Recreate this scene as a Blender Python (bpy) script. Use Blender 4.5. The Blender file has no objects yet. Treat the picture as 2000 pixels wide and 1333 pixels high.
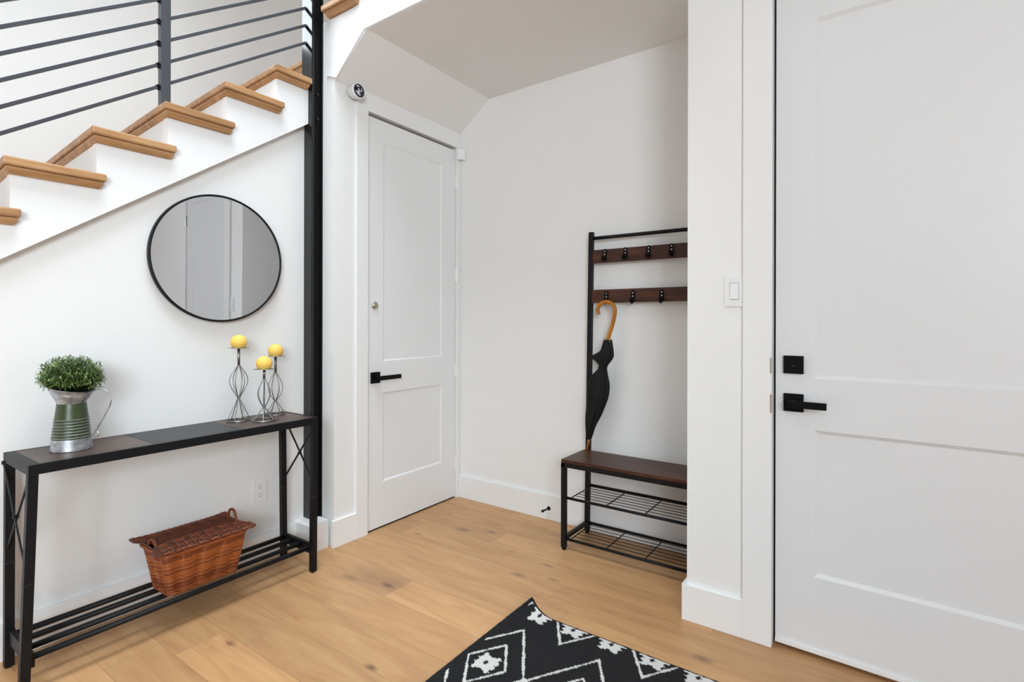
import bpy, bmesh, math, random
from mathutils import Vector, Matrix

random.seed(7)
D = bpy.data
SC = bpy.context.scene
COL = SC.collection
PI = math.pi

# ------------------------------------------------------------------ camera
FOCAL, YAW, ROLL, HORIZON = 1025.9, math.radians(34.9345), math.radians(0.123), 628.58
cam_d = D.cameras.new('camera')
cam = D.objects.new('camera', cam_d)
COL.objects.link(cam)
cam_d.sensor_width = 36.0
cam_d.lens = FOCAL * 36.0 / 2000.0
cam_d.shift_y = -(666.5 - HORIZON) / 2000.0
cam_d.clip_start = 0.02
_F = Vector((-math.sin(YAW), math.cos(YAW), 0))
_R = Vector((math.cos(YAW), math.sin(YAW), 0))
_U = Vector((0, 0, 1))
_R2 = _R * math.cos(ROLL) + _U * math.sin(ROLL)
_U2 = _U * math.cos(ROLL) - _R * math.sin(ROLL)
cam.matrix_world = Matrix(((_R2.x, _U2.x, -_F.x, 0), (_R2.y, _U2.y, -_F.y, 0), (_R2.z, _U2.z, -_F.z, 1.24), (0, 0, 0, 1)))
SC.camera = cam

# ------------------------------------------------------------------ sky, lights, exposure
world = D.worlds.new('sky')
SC.world = world
world.use_nodes = True
bg = world.node_tree.nodes['Background']
bg.inputs['Color'].default_value = (0.86, 0.94, 1.0, 1)
bg.inputs['Strength'].default_value = 0.2


def area(name, loc, target, sx, sy, watts, color):
    l = D.lights.new(name, 'AREA')
    l.shape = 'RECTANGLE'
    l.size, l.size_y = sx, sy
    l.energy = watts
    l.color = color
    o = D.objects.new(name, l)
    COL.objects.link(o)
    o.location = loc
    d = Vector(target) - Vector(loc)
    o.rotation_euler = d.to_track_quat('-Z', 'Y').to_euler()
    return o


area('hall_skylight', (-1.45, 0.75, 5.1), (-1.45, 0.76, 0), 1.4, 1.9, 68, (0.82, 0.925, 1.0)).data.spread = math.radians(105)
area('stair_window_daylight', (-3.64, 1.0, 3.75), (0.0, 1.0, 3.75), 1.1, 0.8, 28, (0.82, 0.925, 1.0))
area('side_fill_light', (2.3, -2.2, 2.2), (-2.0, -2.2, 2.0), 1.4, 1.2, 115, (0.82, 0.925, 1.0))  # added fill panel facing the table wall, no window known here
area('far_side_fill_light', (2.3, -3.5, 2.2), (-2.0, -3.5, 2.0), 1.0, 1.2, 112, (0.82, 0.925, 1.0))  # second added fill, farther back along the unopened right wall

SC.view_settings.view_transform = 'Standard'
SC.view_settings.look = 'None'
SC.view_settings.gamma = 1.0
SC.view_settings.use_curve_mapping = False
SC.view_settings.exposure = 0.06
SC.cycles.max_bounces = 10
SC.cycles.diffuse_bounces = 6


# ------------------------------------------------------------------ materials
def srgb(r, g, b):
    def f(c):
        c /= 255.0
        return c / 12.92 if c <= 0.04045 else ((c + 0.055) / 1.055) ** 2.4
    return (f(r), f(g), f(b), 1)


class NT:
    def __init__(self, name):
        self.m = D.materials.new(name)
        self.m.use_nodes = True
        self.t = self.m.node_tree
        self.n = self.t.nodes
        self.p = self.n['Principled BSDF']

    def new(self, kind, **kw):
        n = self.n.new(kind)
        for k, v in kw.items():
            if k in n.inputs:
                n.inputs[k].default_value = v
            else:
                setattr(n, k, v)
        return n

    def link(self, a, b):
        self.t.links.new(a, b)

    def math(self, op, a, b=None, c=None):
        n = self.n.new('ShaderNodeMath')
        n.operation = op
        for i, v in enumerate((a, b, c)):
            if v is None:
                continue
            if isinstance(v, (int, float)):
                n.inputs[i].default_value = v
            else:
                self.link(v, n.inputs[i])
        return n.outputs[0]

    def mix(self, fac, a, b, mode='MIX'):
        n = self.n.new('ShaderNodeMix')
        n.data_type = 'RGBA'
        n.blend_type = mode
        n.clamp_factor = True
        for i, v in ((0, fac), (6, a), (7, b)):
            if isinstance(v, (int, float)):
                n.inputs[i].default_value = v
            elif isinstance(v, tuple):
                n.inputs[i].default_value = v
            else:
                self.link(v, n.inputs[i])
        return n.outputs[2]

    def ramp(self, fac, stops):
        n = self.n.new('ShaderNodeValToRGB')
        cr = n.color_ramp
        while len(cr.elements) < len(stops):
            cr.elements.new(0.5)
        for e, (p, c) in zip(cr.elements, stops):
            e.position = p
            e.color = c
        self.link(fac, n.inputs[0])
        return n.outputs[0]

    def coords(self, scale=(1, 1, 1), kind='Object', loc=(0, 0, 0)):
        tc = self.n.new('ShaderNodeTexCoord')
        mp = self.n.new('ShaderNodeMapping')
        mp.inputs['Scale'].default_value = scale
        mp.inputs['Location'].default_value = loc
        self.link(tc.outputs[kind], mp.inputs['Vector'])
        return mp.outputs[0]

    def noise(self, vec, scale, detail=4, rough=0.55, dist=0.0):
        n = self.n.new('ShaderNodeTexNoise')
        n.inputs['Scale'].default_value = scale
        n.inputs['Detail'].default_value = detail
        n.inputs['Roughness'].default_value = rough
        n.inputs['Distortion'].default_value = dist
        self.link(vec, n.inputs['Vector'])
        return n.outputs[0]

    def bump(self, h, strength, dist=0.002):
        n = self.n.new('ShaderNodeBump')
        n.inputs['Strength'].default_value = strength
        n.inputs['Distance'].default_value = dist
        self.link(h, n.inputs['Height'])
        self.link(n.outputs[0], self.p.inputs['Normal'])

    def base(self, c):
        if isinstance(c, tuple):
            self.p.inputs['Base Color'].default_value = c
        else:
            self.link(c, self.p.inputs['Base Color'])

    def set(self, **kw):
        for k, v in kw.items():
            self.p.inputs[k.replace('_', ' ')].default_value = v


def paint(name, col, rough, bump_scale=0, bump=0.0, vary=0.0, spec=0.5):
    t = NT(name)
    v = t.coords()
    if vary:
        n = t.noise(v, 3.0, 3)
        d = tuple(c * (1 - vary) for c in col[:3]) + (1,)
        t.base(t.mix(n, col, d))
    else:
        t.base(col)
    t.set(Roughness=rough, Specular_IOR_Level=spec)
    if bump_scale:
        t.bump(t.noise(v, bump_scale, 3, 0.6), bump, 0.003)
    return t.m


M = {}
M['wall'] = paint('wall_paint', (0.81, 0.812, 0.81, 1), 0.62, 130, 0.12, 0.015)
M['soffit'] = paint('ceiling_paint', (0.83, 0.825, 0.815, 1), 0.7, 120, 0.14, 0.015)
M['trim'] = paint('trim_paint', (0.815, 0.82, 0.825, 1), 0.32, 60, 0.02)
M['stairwhite'] = paint('stair_paint', (0.83, 0.835, 0.845, 1), 0.45, 60, 0.02)
M['door'] = paint('door_paint', (0.79, 0.80, 0.81, 1), 0.36, 45, 0.03)
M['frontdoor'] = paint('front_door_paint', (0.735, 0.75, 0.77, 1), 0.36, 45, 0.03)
M['plastic'] = paint('white_plastic', (0.81, 0.815, 0.825, 1), 0.28)
M['plastic_dark'] = paint('socket_dark', (0.03, 0.03, 0.03, 1), 0.5)
M['black'] = paint('black_powder_coat', (0.0065, 0.0065, 0.0080, 1), 0.46, 300, 0.08, 0, 0.22)
M['blackmatte'] = paint('matte_black_hardware', (0.0035, 0.0035, 0.0040, 1), 0.45, 0, 0, 0, 0.12)
M['rail'] = paint('grey_black_steel', (0.058, 0.062, 0.072, 1), 0.36, 90, 0.05, 0, 0.35)
M['steel'] = paint('painted_steel', (0.005, 0.0055, 0.0065, 1), 0.13, 14, 0.04, 0, 0.5)
M['darkpanel'] = paint('charcoal_metal_panel', (0.022, 0.023, 0.026, 1), 0.42, 200, 0.05, 0, 0.35)
M['gap'] = paint('switch_gap_shade', (0.30, 0.30, 0.31, 1), 0.6)  # grey for the painted shade outlining the switch rocker
M['gap_shade'] = paint('dark_gap_shade', (0.02, 0.02, 0.02, 1), 0.8)  # near-black standing in for shade in the door gaps
M['wax'] = None


def metal(name, col, rough, vary=0.0, scale=30):
    t = NT(name)
    t.set(Metallic=1.0, Roughness=rough)
    if vary:
        n = t.noise(t.coords(), scale, 5, 0.6)
        t.base(t.ramp(n, [(0.35, tuple(c * (1 - vary) for c in col[:3]) + (1,)), (0.65, col)]))
    else:
        t.base(col)
    return t.m


M['wire'] = metal('pewter_wire', (0.36, 0.355, 0.35, 1), 0.38, 0.3, 60)
M['brass'] = metal('aged_brass', (0.55, 0.48, 0.30, 1), 0.3)
M['chrome'] = metal('satin_nickel', (0.55, 0.54, 0.50, 1), 0.3)
M['screw'] = metal('screw_steel', (0.62, 0.62, 0.62, 1), 0.3)
M['mirror'] = metal('mirror_glass', (0.68, 0.705, 0.735, 1), 0.012)

# galvanised metal
t = NT('galvanised_metal')
v = t.coords()
n1 = t.noise(v, 45, 4, 0.7)
n2 = t.noise(v, 130, 2, 0.5)
c = t.ramp(n1, [(0.30, (0.22, 0.23, 0.26, 1)), (0.52, (0.42, 0.43, 0.46, 1)), (0.70, (0.66, 0.67, 0.70, 1))])
t.base(c)
t.set(Metallic=0.75, Roughness=0.42)
t.bump(n2, 0.08)
M['galv'] = t.m
# green enamel
t = NT('green_enamel')
t.base(t.mix(t.noise(t.coords(), 25, 3), (0.034, 0.055, 0.018, 1), (0.05, 0.072, 0.026, 1)))
t.set(Roughness=0.34)
M['green'] = t.m
# wax
t = NT('yellow_wax')
t.base(t.mix(t.noise(t.coords(), 30, 3), srgb(238, 190, 86), srgb(240, 206, 104)))
t.set(Roughness=0.55, Subsurface_Weight=0.25, Subsurface_Scale=0.02)
t.p.inputs['Subsurface Radius'].default_value = (1.0, 0.6, 0.2)
M['wax'] = t.m
# foliage
t = NT('leaf_green')
g = t.new('ShaderNodeNewGeometry')
t.base(t.ramp(g.outputs['Random Per Island'], [(0.0, (0.03, 0.07, 0.02, 1)), (0.4, (0.08, 0.15, 0.035, 1)), (0.8, (0.19, 0.28, 0.07, 1)), (1.0, (0.34, 0.42, 0.16, 1))]))
t.set(Roughness=0.5)
M['leaf'] = t.m
M['stem'] = paint('stem_green', (0.045, 0.075, 0.02, 1), 0.6)


def wood(name, dark, mid, light, axis, rough, scale=1.0, stretch=9, bump=0.05):
    t = NT(name)
    s = [stretch * scale] * 3
    s['xyz'.index(axis)] = scale
    v = t.coords(tuple(s))
    n1 = t.noise(v, 2.6, 6, 0.62, 0.6)
    n2 = t.noise(v, 9.0, 4, 0.7, 0.2)
    big = t.noise(t.coords(), 2.2 * scale, 2)
    c1 = t.ramp(n1, [(0.30, dark), (0.5, mid), (0.72, light)])
    c2 = t.mix(t.math('MULTIPLY', n2, 0.45), c1, dark)
    t.base(t.mix(t.math('MULTIPLY', big, 0.35), c2, mid))
    t.set(Roughness=rough, Specular_IOR_Level=0.35)
    t.bump(n2, bump)
    return t.m


OAK = (srgb(140, 100, 66), srgb(184, 141, 98), srgb(214, 174, 130))
M['oak_y'] = wood('oak_tread_side', *OAK, 'y', 0.42)
M['oak_x'] = wood('oak_tread_front', *OAK, 'x', 0.42)
WAL = (srgb(34, 18, 12), srgb(70, 38, 24), srgb(112, 66, 42))
M['walnut_x'] = wood('rustic_walnut', *WAL, 'x', 0.42, 1.0, 8)
RUS = (srgb(46, 34, 29), srgb(78, 59, 50), srgb(104, 80, 68))
M['rustic_y'] = wood('rustic_brown_panel', *RUS, 'y', 0.36, 1.0, 8)
CANE = (srgb(140, 84, 20), srgb(178, 112, 30), srgb(200, 138, 52))
M['cane'] = wood('varnished_cane', *CANE, 'z', 0.28, 4.0, 5)
M['threshold'] = wood('threshold_oak', srgb(86, 56, 34), srgb(140, 98, 62), srgb(176, 130, 88), 'x', 0.5)
# wicker
t = NT('wicker')
g = t.new('ShaderNodeNewGeometry')
v = t.coords()
c = t.ramp(g.outputs['Random Per Island'], [(0.0, srgb(112, 50, 22)), (0.5, srgb(156, 78, 33)), (1.0, srgb(196, 110, 50))])
t.base(t.mix(t.math('MULTIPLY', t.noise(v, 60, 3), 0.5), c, srgb(70, 30, 18)))
t.set(Roughness=0.42)
M['wicker'] = t.m
t = NT('wicker_lid')
g = t.new('ShaderNodeNewGeometry')
c = t.ramp(g.outputs['Random Per Island'], [(0.0, srgb(72, 32, 20)), (0.5, srgb(108, 50, 26)), (1.0, srgb(146, 74, 38))])
t.base(t.mix(t.math('MULTIPLY', t.noise(t.coords(), 40, 3), 0.6), c, srgb(66, 30, 20)))
t.set(Roughness=0.42)
M['wicker_lid'] = t.m
M['wicker_in'] = paint('wicker_shadow', srgb(34, 15, 9), 0.9)
# umbrella cloth
t = NT('umbrella_cloth')
t.base((0.0055, 0.0075, 0.0062, 1))
t.set(Roughness=0.6, Specular_IOR_Level=0.2)
t.bump(t.noise(t.coords((6, 6, 1)), 14, 4), 0.35, 0.006)
M['cloth'] = t.m
# rug
t = NT('rug_pile')
a = t.new('ShaderNodeAttribute', attribute_name='pattern')
v = t.coords()
n = t.noise(v, 260, 3, 0.7)
dk = t.mix(n, (0.006, 0.006, 0.007, 1), (0.028, 0.028, 0.029, 1))
lt = t.mix(n, (0.50, 0.49, 0.47, 1), (0.70, 0.69, 0.67, 1))
t.base(t.mix(t.math('SMOOTH_MIN', t.math('MULTIPLY', a.outputs['Fac'], 1.0), 1.0, 0.0), dk, lt))
t.set(Roughness=0.95, Specular_IOR_Level=0.1)
t.bump(n, 0.5, 0.004)
M['rug'] = t.m
M['rugedge'] = paint('rug_binding', (0.006, 0.006, 0.007, 1), 0.9)

# oak plank floor: planks run along x
t = NT('oak_floor')
PW, PL = 0.182, 1.75
tc = t.new('ShaderNodeTexCoord')
sp = t.new('ShaderNodeSeparateXYZ')
t.link(tc.outputs['Object'], sp.inputs[0])
X_, Y_ = sp.outputs[0], sp.outputs[1]
ry = t.math('DIVIDE', t.math('SUBTRACT', Y_, 1.61), PW)
row = t.math('FLOOR', ry)
wn = t.new('ShaderNodeTexWhiteNoise', noise_dimensions='1D')
t.link(row, wn.inputs['W'])
rx = t.math('DIVIDE', t.math('ADD', X_, t.math('MULTIPLY', wn.outputs[0], 7.3)), PL)
colm = t.math('FLOOR', rx)
pid = t.math('ADD', t.math('MULTIPLY', row, 13.37), t.math('MULTIPLY', colm, 5.71))
wn2 = t.new('ShaderNodeTexWhiteNoise', noise_dimensions='1D')
t.link(pid, wn2.inputs['W'])
tone = wn2.outputs[0]
# grain
cb = t.new('ShaderNodeCombineXYZ')
t.link(t.math('MULTIPLY', X_, 1.0), cb.inputs[0])
t.link(t.math('MULTIPLY', Y_, 7.5), cb.inputs[1])
t.link(t.math('MULTIPLY', tone, 40.0), cb.inputs[2])
g1 = t.noise(cb.outputs[0], 2.3, 6, 0.62, 0.9)
g2 = t.noise(cb.outputs[0], 11.0, 5, 0.7, 0.4)
g3 = t.noise(cb.outputs[0], 0.9, 2, 0.5, 0.3)
base = t.ramp(g1, [(0.25, srgb(168, 122, 81)), (0.48, srgb(192, 147, 100)), (0.75, srgb(208, 166, 117))])
base = t.mix(t.math('MULTIPLY', g2, 0.17), base, srgb(140, 100, 66))
base = t.mix(t.math('MULTIPLY', g3, 0.35), base, srgb(186, 146, 108))
toned = t.mix(t.ramp(tone, [(0.0, (0, 0, 0, 1)), (1.0, (1, 1, 1, 1))]), (0.84, 0.83, 0.82, 1), (1.06, 1.05, 1.03, 1))
base = t.mix(1.0, base, toned, 'MULTIPLY')
# knots (the boards' own marks)
mask = None
for (kx, ky, kr, ks) in ((-1.487, 1.254, 0.017, 0.8), (-2.027, 2.40, 0.030, 0.55), (-1.886, 1.690, 0.026, 0.75), (-1.90, 1.72, 0.06, 0.25), (-2.09, 1.635, 0.03, 0.4),
                         (-1.378, 2.296, 0.02, 0.45), (-1.442, 2.125, 0.024, 0.5), (-2.04, 1.036, 0.016, 0.6), (-1.867, 2.467, 0.022, 0.45),
                         (-0.53, 1.985, 0.022, 0.6), (-2.02, 1.70, 0.09, 0.22), (-1.28, 2.18, 0.02, 0.4), (-1.62, 2.32, 0.015, 0.35), (-2.2, 2.2, 0.015, 0.4), (-0.4, 0.9, 0.02, 0.6), (-1.7, 0.3, 0.02, 0.6)):
    dx = t.math('MULTIPLY', t.math('SUBTRACT', X_, kx), 0.42)
    dy = t.math('SUBTRACT', Y_, ky)
    dd = t.math('SQRT', t.math('ADD', t.math('MULTIPLY', dx, dx), t.math('MULTIPLY', dy, dy)))
    dd = t.math('ADD', dd, t.math('MULTIPLY', t.math('SUBTRACT', g2, 0.5), 0.02))
    k = t.math('MULTIPLY', t.math('SUBTRACT', 1.0, t.math('MINIMUM', t.math('DIVIDE', dd, kr), 1.0)), ks * 1.3)
    k = t.math('MAXIMUM', k, 0.0)
    mask = k if mask is None else t.math('MAXIMUM', mask, k)
base = t.mix(mask, base, srgb(88, 64, 50))
# one short grey-brown board end left of the middle
bx = t.math('MULTIPLY', t.math('LESS_THAN', X_, -1.822), t.math('MAXIMUM', t.math('MULTIPLY', t.math('ADD', X_, 2.42), 1.7), 0.0))
by = t.math('MULTIPLY', t.math('GREATER_THAN', Y_, 1.611), t.math('LESS_THAN', Y_, 1.792))
base = t.mix(t.math('MULTIPLY', t.math('MINIMUM', bx, 1.0), t.math('MULTIPLY', by, 0.34)), base, srgb(120, 90, 74))
# joints
fy = t.math('FRACT', ry)
fx = t.math('FRACT', rx)
ey = t.math('MINIMUM', fy, t.math('SUBTRACT', 1.0, fy))
ex = t.math('MULTIPLY', t.math('MINIMUM', fx, t.math('SUBTRACT', 1.0, fx)), PL / PW)
e = t.math('MINIMUM', ex, ey)
gap = t.math('LESS_THAN', e, 0.008)
base = t.mix(t.math('MULTIPLY', gap, 0.34), base, srgb(104, 74, 50))
t.base(base)
t.set(Roughness=0.44)
t.bump(t.math('SUBTRACT', t.math('MULTIPLY', g2, 0.3), gap), 0.12, 0.002)
M['floor'] = t.m
# smart display
M['display'] = paint('black_display_glass', (0.008, 0.008, 0.014, 1), 0.08)
t = NT('display_glyphs')
t.base((0.7, 0.72, 0.8, 1))
t.p.inputs['Emission Color'].default_value = (0.75, 0.78, 0.9, 1)
t.p.inputs['Emission Strength'].default_value = 0.55
M['glyph'] = t.m


# ------------------------------------------------------------------ mesh builder
class MB:
    def __init__(self):
        self.bm = bmesh.new()

    def box(self, x0, x1, y0, y1, z0, z1, bev=0.0, seg=2):
        bm = self.bm
        vs = [bm.verts.new((x, y, z)) for z in (z0, z1) for y in (y0, y1) for x in (x0, x1)]
        q = [(0, 2, 3, 1), (4, 5, 7, 6), (0, 1, 5, 4), (2, 6, 7, 3), (0, 4, 6, 2), (1, 3, 7, 5)]
        fs = [bm.faces.new([vs[i] for i in f]) for f in q]
        if bev:
            es = list({e for f in fs for e in f.edges})
            bmesh.ops.bevel(bm, geom=es, offset=bev, segments=seg, profile=0.5, affect='EDGES')
        return self

    def hexa(self, p, bev=0.0):
        """eight corners, bottom four then top four, both counter-clockwise from above"""
        bm = self.bm
        vs = [bm.verts.new(q) for q in p]
        q = [(3, 2, 1, 0), (4, 5, 6, 7), (0, 1, 5, 4), (1, 2, 6, 5), (2, 3, 7, 6), (3, 0, 4, 7)]
        fs = [bm.faces.new([vs[i] for i in f]) for f in q]
        if bev:
            es = list({e for f in fs for e in f.edges})
            bmesh.ops.bevel(bm, geom=es, offset=bev, segments=2, profile=0.5, affect='EDGES')
        return self

    def prism(self, pts, axis, a, b, bev=0.0):
        """polygon pts (in the two other axes, order x,y,z without `axis`) swept along axis from a to b"""
        bm = self.bm

        def mk(p, t):
            q = list(p)
            q.insert('xyz'.index(axis), t)
            return bm.verts.new(q)
        A = [mk(p, a) for p in pts]
        B = [mk(p, b) for p in pts]
        n = len(pts)
        fs = [bm.faces.new(A), bm.faces.new(B[::-1])]
        for i in range(n):
            j = (i + 1) % n
            fs.append(bm.faces.new((A[j], A[i], B[i], B[j])))
        bmesh.ops.recalc_face_normals(bm, faces=fs)
        if bev:
            es = list({e for f in fs for e in f.edges})
            bmesh.ops.bevel(bm, geom=es, offset=bev, segments=2, profile=0.5, affect='EDGES')
        return self

    def tube(self, pts, r, seg=8, closed=False, squash=None):
        bm = self.bm
        P = [Vector(p) for p in pts]
        n = len(P)
        rs = r if isinstance(r, (list, tuple)) else [r] * n
        rings = []
        up = None
        for i in range(n):
            if closed:
                tg = P[(i + 1) % n] - P[i - 1]
            else:
                tg = P[min(i + 1, n - 1)] - P[max(i - 1, 0)]
            if tg.length < 1e-9:
                tg = Vector((0, 0, 1))
            tg.normalize()
            if up is None:
                ref = Vector((0, 0, 1)) if abs(tg.z) < 0.9 else Vector((1, 0, 0))
                up = ref
            a = tg.cross(up)
            if a.length < 1e-6:
                a = tg.cross(Vector((1, 0.3, 0)))
            a.normalize()
            b = a.cross(tg)
            b.normalize()
            up = b
            ring = []
            for k in range(seg):
                th = 2 * PI * k / seg
                ring.append(bm.verts.new(P[i] + (a * math.cos(th) + b * math.sin(th)) * rs[i]))
            rings.append(ring)
        m = n if closed else n - 1
        for i in range(m):
            A, B = rings[i], rings[(i + 1) % n]
            for k in range(seg):
                l = (k + 1) % seg
                f = bm.faces.new((A[k], A[l], B[l], B[k]))
                f.smooth = True
        if not closed:
            bm.faces.new(rings[0][::-1])
            bm.faces.new(rings[-1])
        return self

    def bar(self, p0, p1, w, h, up=(0, 0, 1), bev=0.0):
        p0, p1 = Vector(p0), Vector(p1)
        d = (p1 - p0).normalized()
        u = Vector(up)
        s = d.cross(u).normalized()
        u = s.cross(d).normalized()
        c = []
        for p in (p0, p1):
            c.append([p + s * (w / 2 * a) + u * (h / 2 * b) for a, b in ((-1, -1), (1, -1), (1, 1), (-1, 1))])
        bm = self.bm
        A = [bm.verts.new(q) for q in c[0]]
        B = [bm.verts.new(q) for q in c[1]]
        fs = [bm.faces.new(A), bm.faces.new(B[::-1])]
        for i in range(4):
            j = (i + 1) % 4
            fs.append(bm.faces.new((A[j], A[i], B[i], B[j])))
        bmesh.ops.recalc_face_normals(bm, faces=fs)
        if bev:
            es = list({e for f in fs for e in f.edges})
            bmesh.ops.bevel(bm, geom=es, offset=bev, segments=2, profile=0.5, affect='EDGES')
        return self

    def lathe(self, prof, center=(0, 0, 0), seg=32, axis='z', smooth=True, shape=None):
        """prof: list of (radius, height); closes at r=0"""
        bm = self.bm
        c = Vector(center)
        rings = []
        for (r, h) in prof:
            if r < 1e-7:
                q = {'z': (0, 0, h), 'x': (h, 0, 0), 'y': (0, h, 0)}[axis]
                rings.append([bm.verts.new(c + Vector(q))])
                continue
            ring = []
            for k in range(seg):
                th = 2 * PI * k / seg
                a, b = r * math.cos(th), r * math.sin(th)
                q = {'z': (a, b, h), 'x': (h, a, b), 'y': (b, h, a)}[axis]
                q = Vector(q)
                if shape:
                    q = shape(q, th, r, h)
                ring.append(bm.verts.new(c + q))
            rings.append(ring)
        for A, B in zip(rings, rings[1:]):
            if len(A) == 1 and len(B) == 1:
                continue
            for k in range(seg):
                l = (k + 1) % seg
                if len(A) == 1:
                    f = bm.faces.new((A[0], B[k], B[l])[::-1])
                elif len(B) == 1:
                    f = bm.faces.new((A[k], A[l], B[0]))
                else:
                    f = bm.faces.new((A[k], A[l], B[l], B[k]))
                f.smooth = smooth
        return self


def frame_of(o):
    return Matrix(o['_m']) if '_m' in o else Matrix.Identity(4)


ROOT = {}


def obj(name, mb, mat, parent=None, world=True, smooth=False, recalc=False):
    bm = mb.bm if isinstance(mb, MB) else mb
    if recalc:
        bmesh.ops.recalc_face_normals(bm, faces=bm.faces)
    me = D.meshes.new(name)
    if parent is not None and world:
        bmesh.ops.transform(bm, matrix=ROOT[parent.name].inverted(), verts=bm.verts)
    bm.to_mesh(me)
    bm.free()
    if smooth:
        for p in me.polygons:
            p.use_smooth = True
    me.materials.append(mat)
    o = D.objects.new(name, me)
    COL.objects.link(o)
    if parent is not None:
        o.parent = parent
        ROOT[o.name] = ROOT[parent.name]
    else:
        ROOT[o.name] = Matrix.Identity(4)
    return o


def tag(o, label=None, cat=None, group=None, kind=None):
    if label:
        o['label'] = label
    if cat:
        o['category'] = cat
    if group:
        o['group'] = group
    if kind:
        o['kind'] = kind
    return o


def thing(name, label, cat, loc=(0, 0, 0), rotz=0.0, group=None, tilt=None):
    o = D.objects.new(name, None)
    o.empty_display_size = 0.05
    COL.objects.link(o)
    o.location = loc
    o.rotation_euler = tilt if tilt else (0, 0, rotz)
    ROOT[o.name] = Matrix.Translation(loc) @ o.rotation_euler.to_matrix().to_4x4()
    return tag(o, label, cat, group)


def struct(name, mb, mat, label, cat, parent=None):
    o = obj(name, mb, mat, parent)
    if parent is None:
        tag(o, label, cat, None, 'structure')
    return o


# ------------------------------------------------------------------ dimensions (metres; camera stands over the origin)
WX = -2.62          # wall behind the console table
CX = -2.445         # wall of the closet door
BY = 2.842          # back wall of the coat nook
FY = 2.220          # wall of the front door
PX = -0.656         # left end of the front door wall
FAS = 1.80          # face of the upper stair flight
CEIL = 5.2
RX = 2.4            # right wall
SX = -3.66          # far wall of the stairwell
BB = 0.149          # baseboard height
K = 0.703           # stair pitch

# ------------------------------------------------------------------ floor, walls, ceilings
struct('floor', MB().box(-3.8, 2.6, -4.2, 3.0, -0.08, 0.0), M['floor'], 'light oak plank floor', 'floor')
# wall under the stairs, cut along the stair pitch
lowz = lambda y: 1.459 + (y - 0.492) * K
struct('wall_left', MB().prism([(-1.60, 0), (1.80, 0), (1.80, lowz(1.80) + 0.10), (-1.60, lowz(-1.60) + 0.10)], 'x', WX - 0.10, WX),
       M['wall'], 'white wall under the staircase behind the console table', 'wall')
struct('wall_left_far', MB().box(SX - 0.1, SX, -4.2, 3.0, 0, CEIL), M['wall'], 'white stairwell wall behind the railing', 'wall')
# closet wall with the door opening
DY0, DY1, DZ = 2.022, 2.806, 2.462
w = MB()
w.prism([(FAS, 0), (DY0, 0), (DY0, DZ), (DY1, DZ), (DY1, 0), (BY, 0), (BY, 2.560), (FAS, 2.560)], 'x', CX - 0.14, CX)
struct('wall_closet', w, M['wall'], 'white wall holding the closet door', 'wall')
struct('wall_back', MB().box(SX, RX, BY, BY + 0.1, 0, CEIL), M['wall'], 'white back wall of the coat nook', 'wall')
# front door wall
FD0, FD1, FDZ = -0.334, 0.545, 2.502
w = MB()
w.prism([(PX, 0), (FD0, 0), (FD0, FDZ), (FD1, FDZ), (FD1, 0), (RX, 0), (RX, CEIL), (PX, CEIL)], 'y', FY, FY + 0.16)
w.box(PX, PX + 0.10, FY + 0.16, BY, 0, CEIL)
struct('wall_front', w, M['wall'], 'white wall around the front door', 'wall')
struct('wall_right', MB().box(RX, RX + 0.1, -4.2, FY, 0, CEIL), M['wall'], 'white wall on the right side of the hall', 'wall')
struct('ceiling', MB().box(-3.8, 2.6, -4.2, 3.0, CEIL, CEIL + 0.1), M['soffit'], 'white ceiling high above the hall', 'ceiling')
struct('ceiling_entry', MB().box(-1.0, RX, -4.2, FAS - 0.012, 3.0, 3.25), M['soffit'], 'white lower ceiling over the front door side of the hall', 'ceiling')
wb = MB()
wb.box(-3.76, -2.0, -4.3, -4.2, 0, CEIL)
wb.box(1.7, RX + 0.1, -4.3, -4.2, 0, CEIL)
wb.box(-2.0, 1.7, -4.3, -4.2, 0, 0.5)
wb.box(-2.0, 1.7, -4.3, -4.2, 2.8, CEIL)
struct('wall_behind', wb, M['wall'], 'white wall with a large window opening behind the viewer', 'wall')
# coat nook ceiling: a flat part and a slope down to the closet door
n = MB()
n.prism([(CX - 0.0, 2.5605), (-2.178, 2.757), (PX, 2.768), (PX, 2.88), (CX - 0.0, 2.88)], 'y', FAS + 0.0125, BY)
struct('ceiling_nook', n, M['soffit'], 'sloped and flat soffit under the upper stairs over the coat nook', 'ceiling')

# ------------------------------------------------------------------ baseboards, casings
bl = MB()
bl.box(WX, WX + 0.017, -1.0, 1.676, 0, 0.140, 0.002)
struct('baseboard_left', bl, M['trim'], 'white baseboard behind the console table', 'baseboard')
pl = MB()
pl.prism([(1.676, 0), (1.790, 0), (1.790, 0.150), (1.690, 0.150), (1.676, 0.143)], 'x', WX, -2.476, 0.0)
struct('trim_1', pl, M['trim'], 'white boxed plinth under the black steel column', 'trim')
bc = MB()
bc.box(CX - 0.01, -2.431, 1.787, 1.9385, 0, BB, 0.002)
struct('baseboard_closet', bc, M['trim'], 'white baseboard left of the closet door', 'baseboard')
bb = MB()
bb.box(-2.43, PX, BY - 0.016, BY, 0, 0.154, 0.002)
struct('baseboard_back', bb, M['trim'], 'white baseboard along the nook back wall', 'baseboard')
bf = MB()
bf.prism([(PX - 0.017, 2.203), (-0.4375, 2.203), (-0.4375, FY), (PX, FY), (PX, BY - 0.016), (PX - 0.017, BY - 0.016)], 'z', 0, BB, 0.002)
bf.box(FD1 + 0.105, RX, 2.203, FY, 0, BB, 0.002)
struct('baseboard_front', bf, M['trim'], 'white baseboard beside the front door', 'baseboard')
cc = MB()
cc.box(CX, -2.430, 1.9385, DY0, 0, 2.568, 0.0015)
cc.box(CX, -2.430, DY1, BY - 0.002, 0, 2.568, 0.0015)
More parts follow.
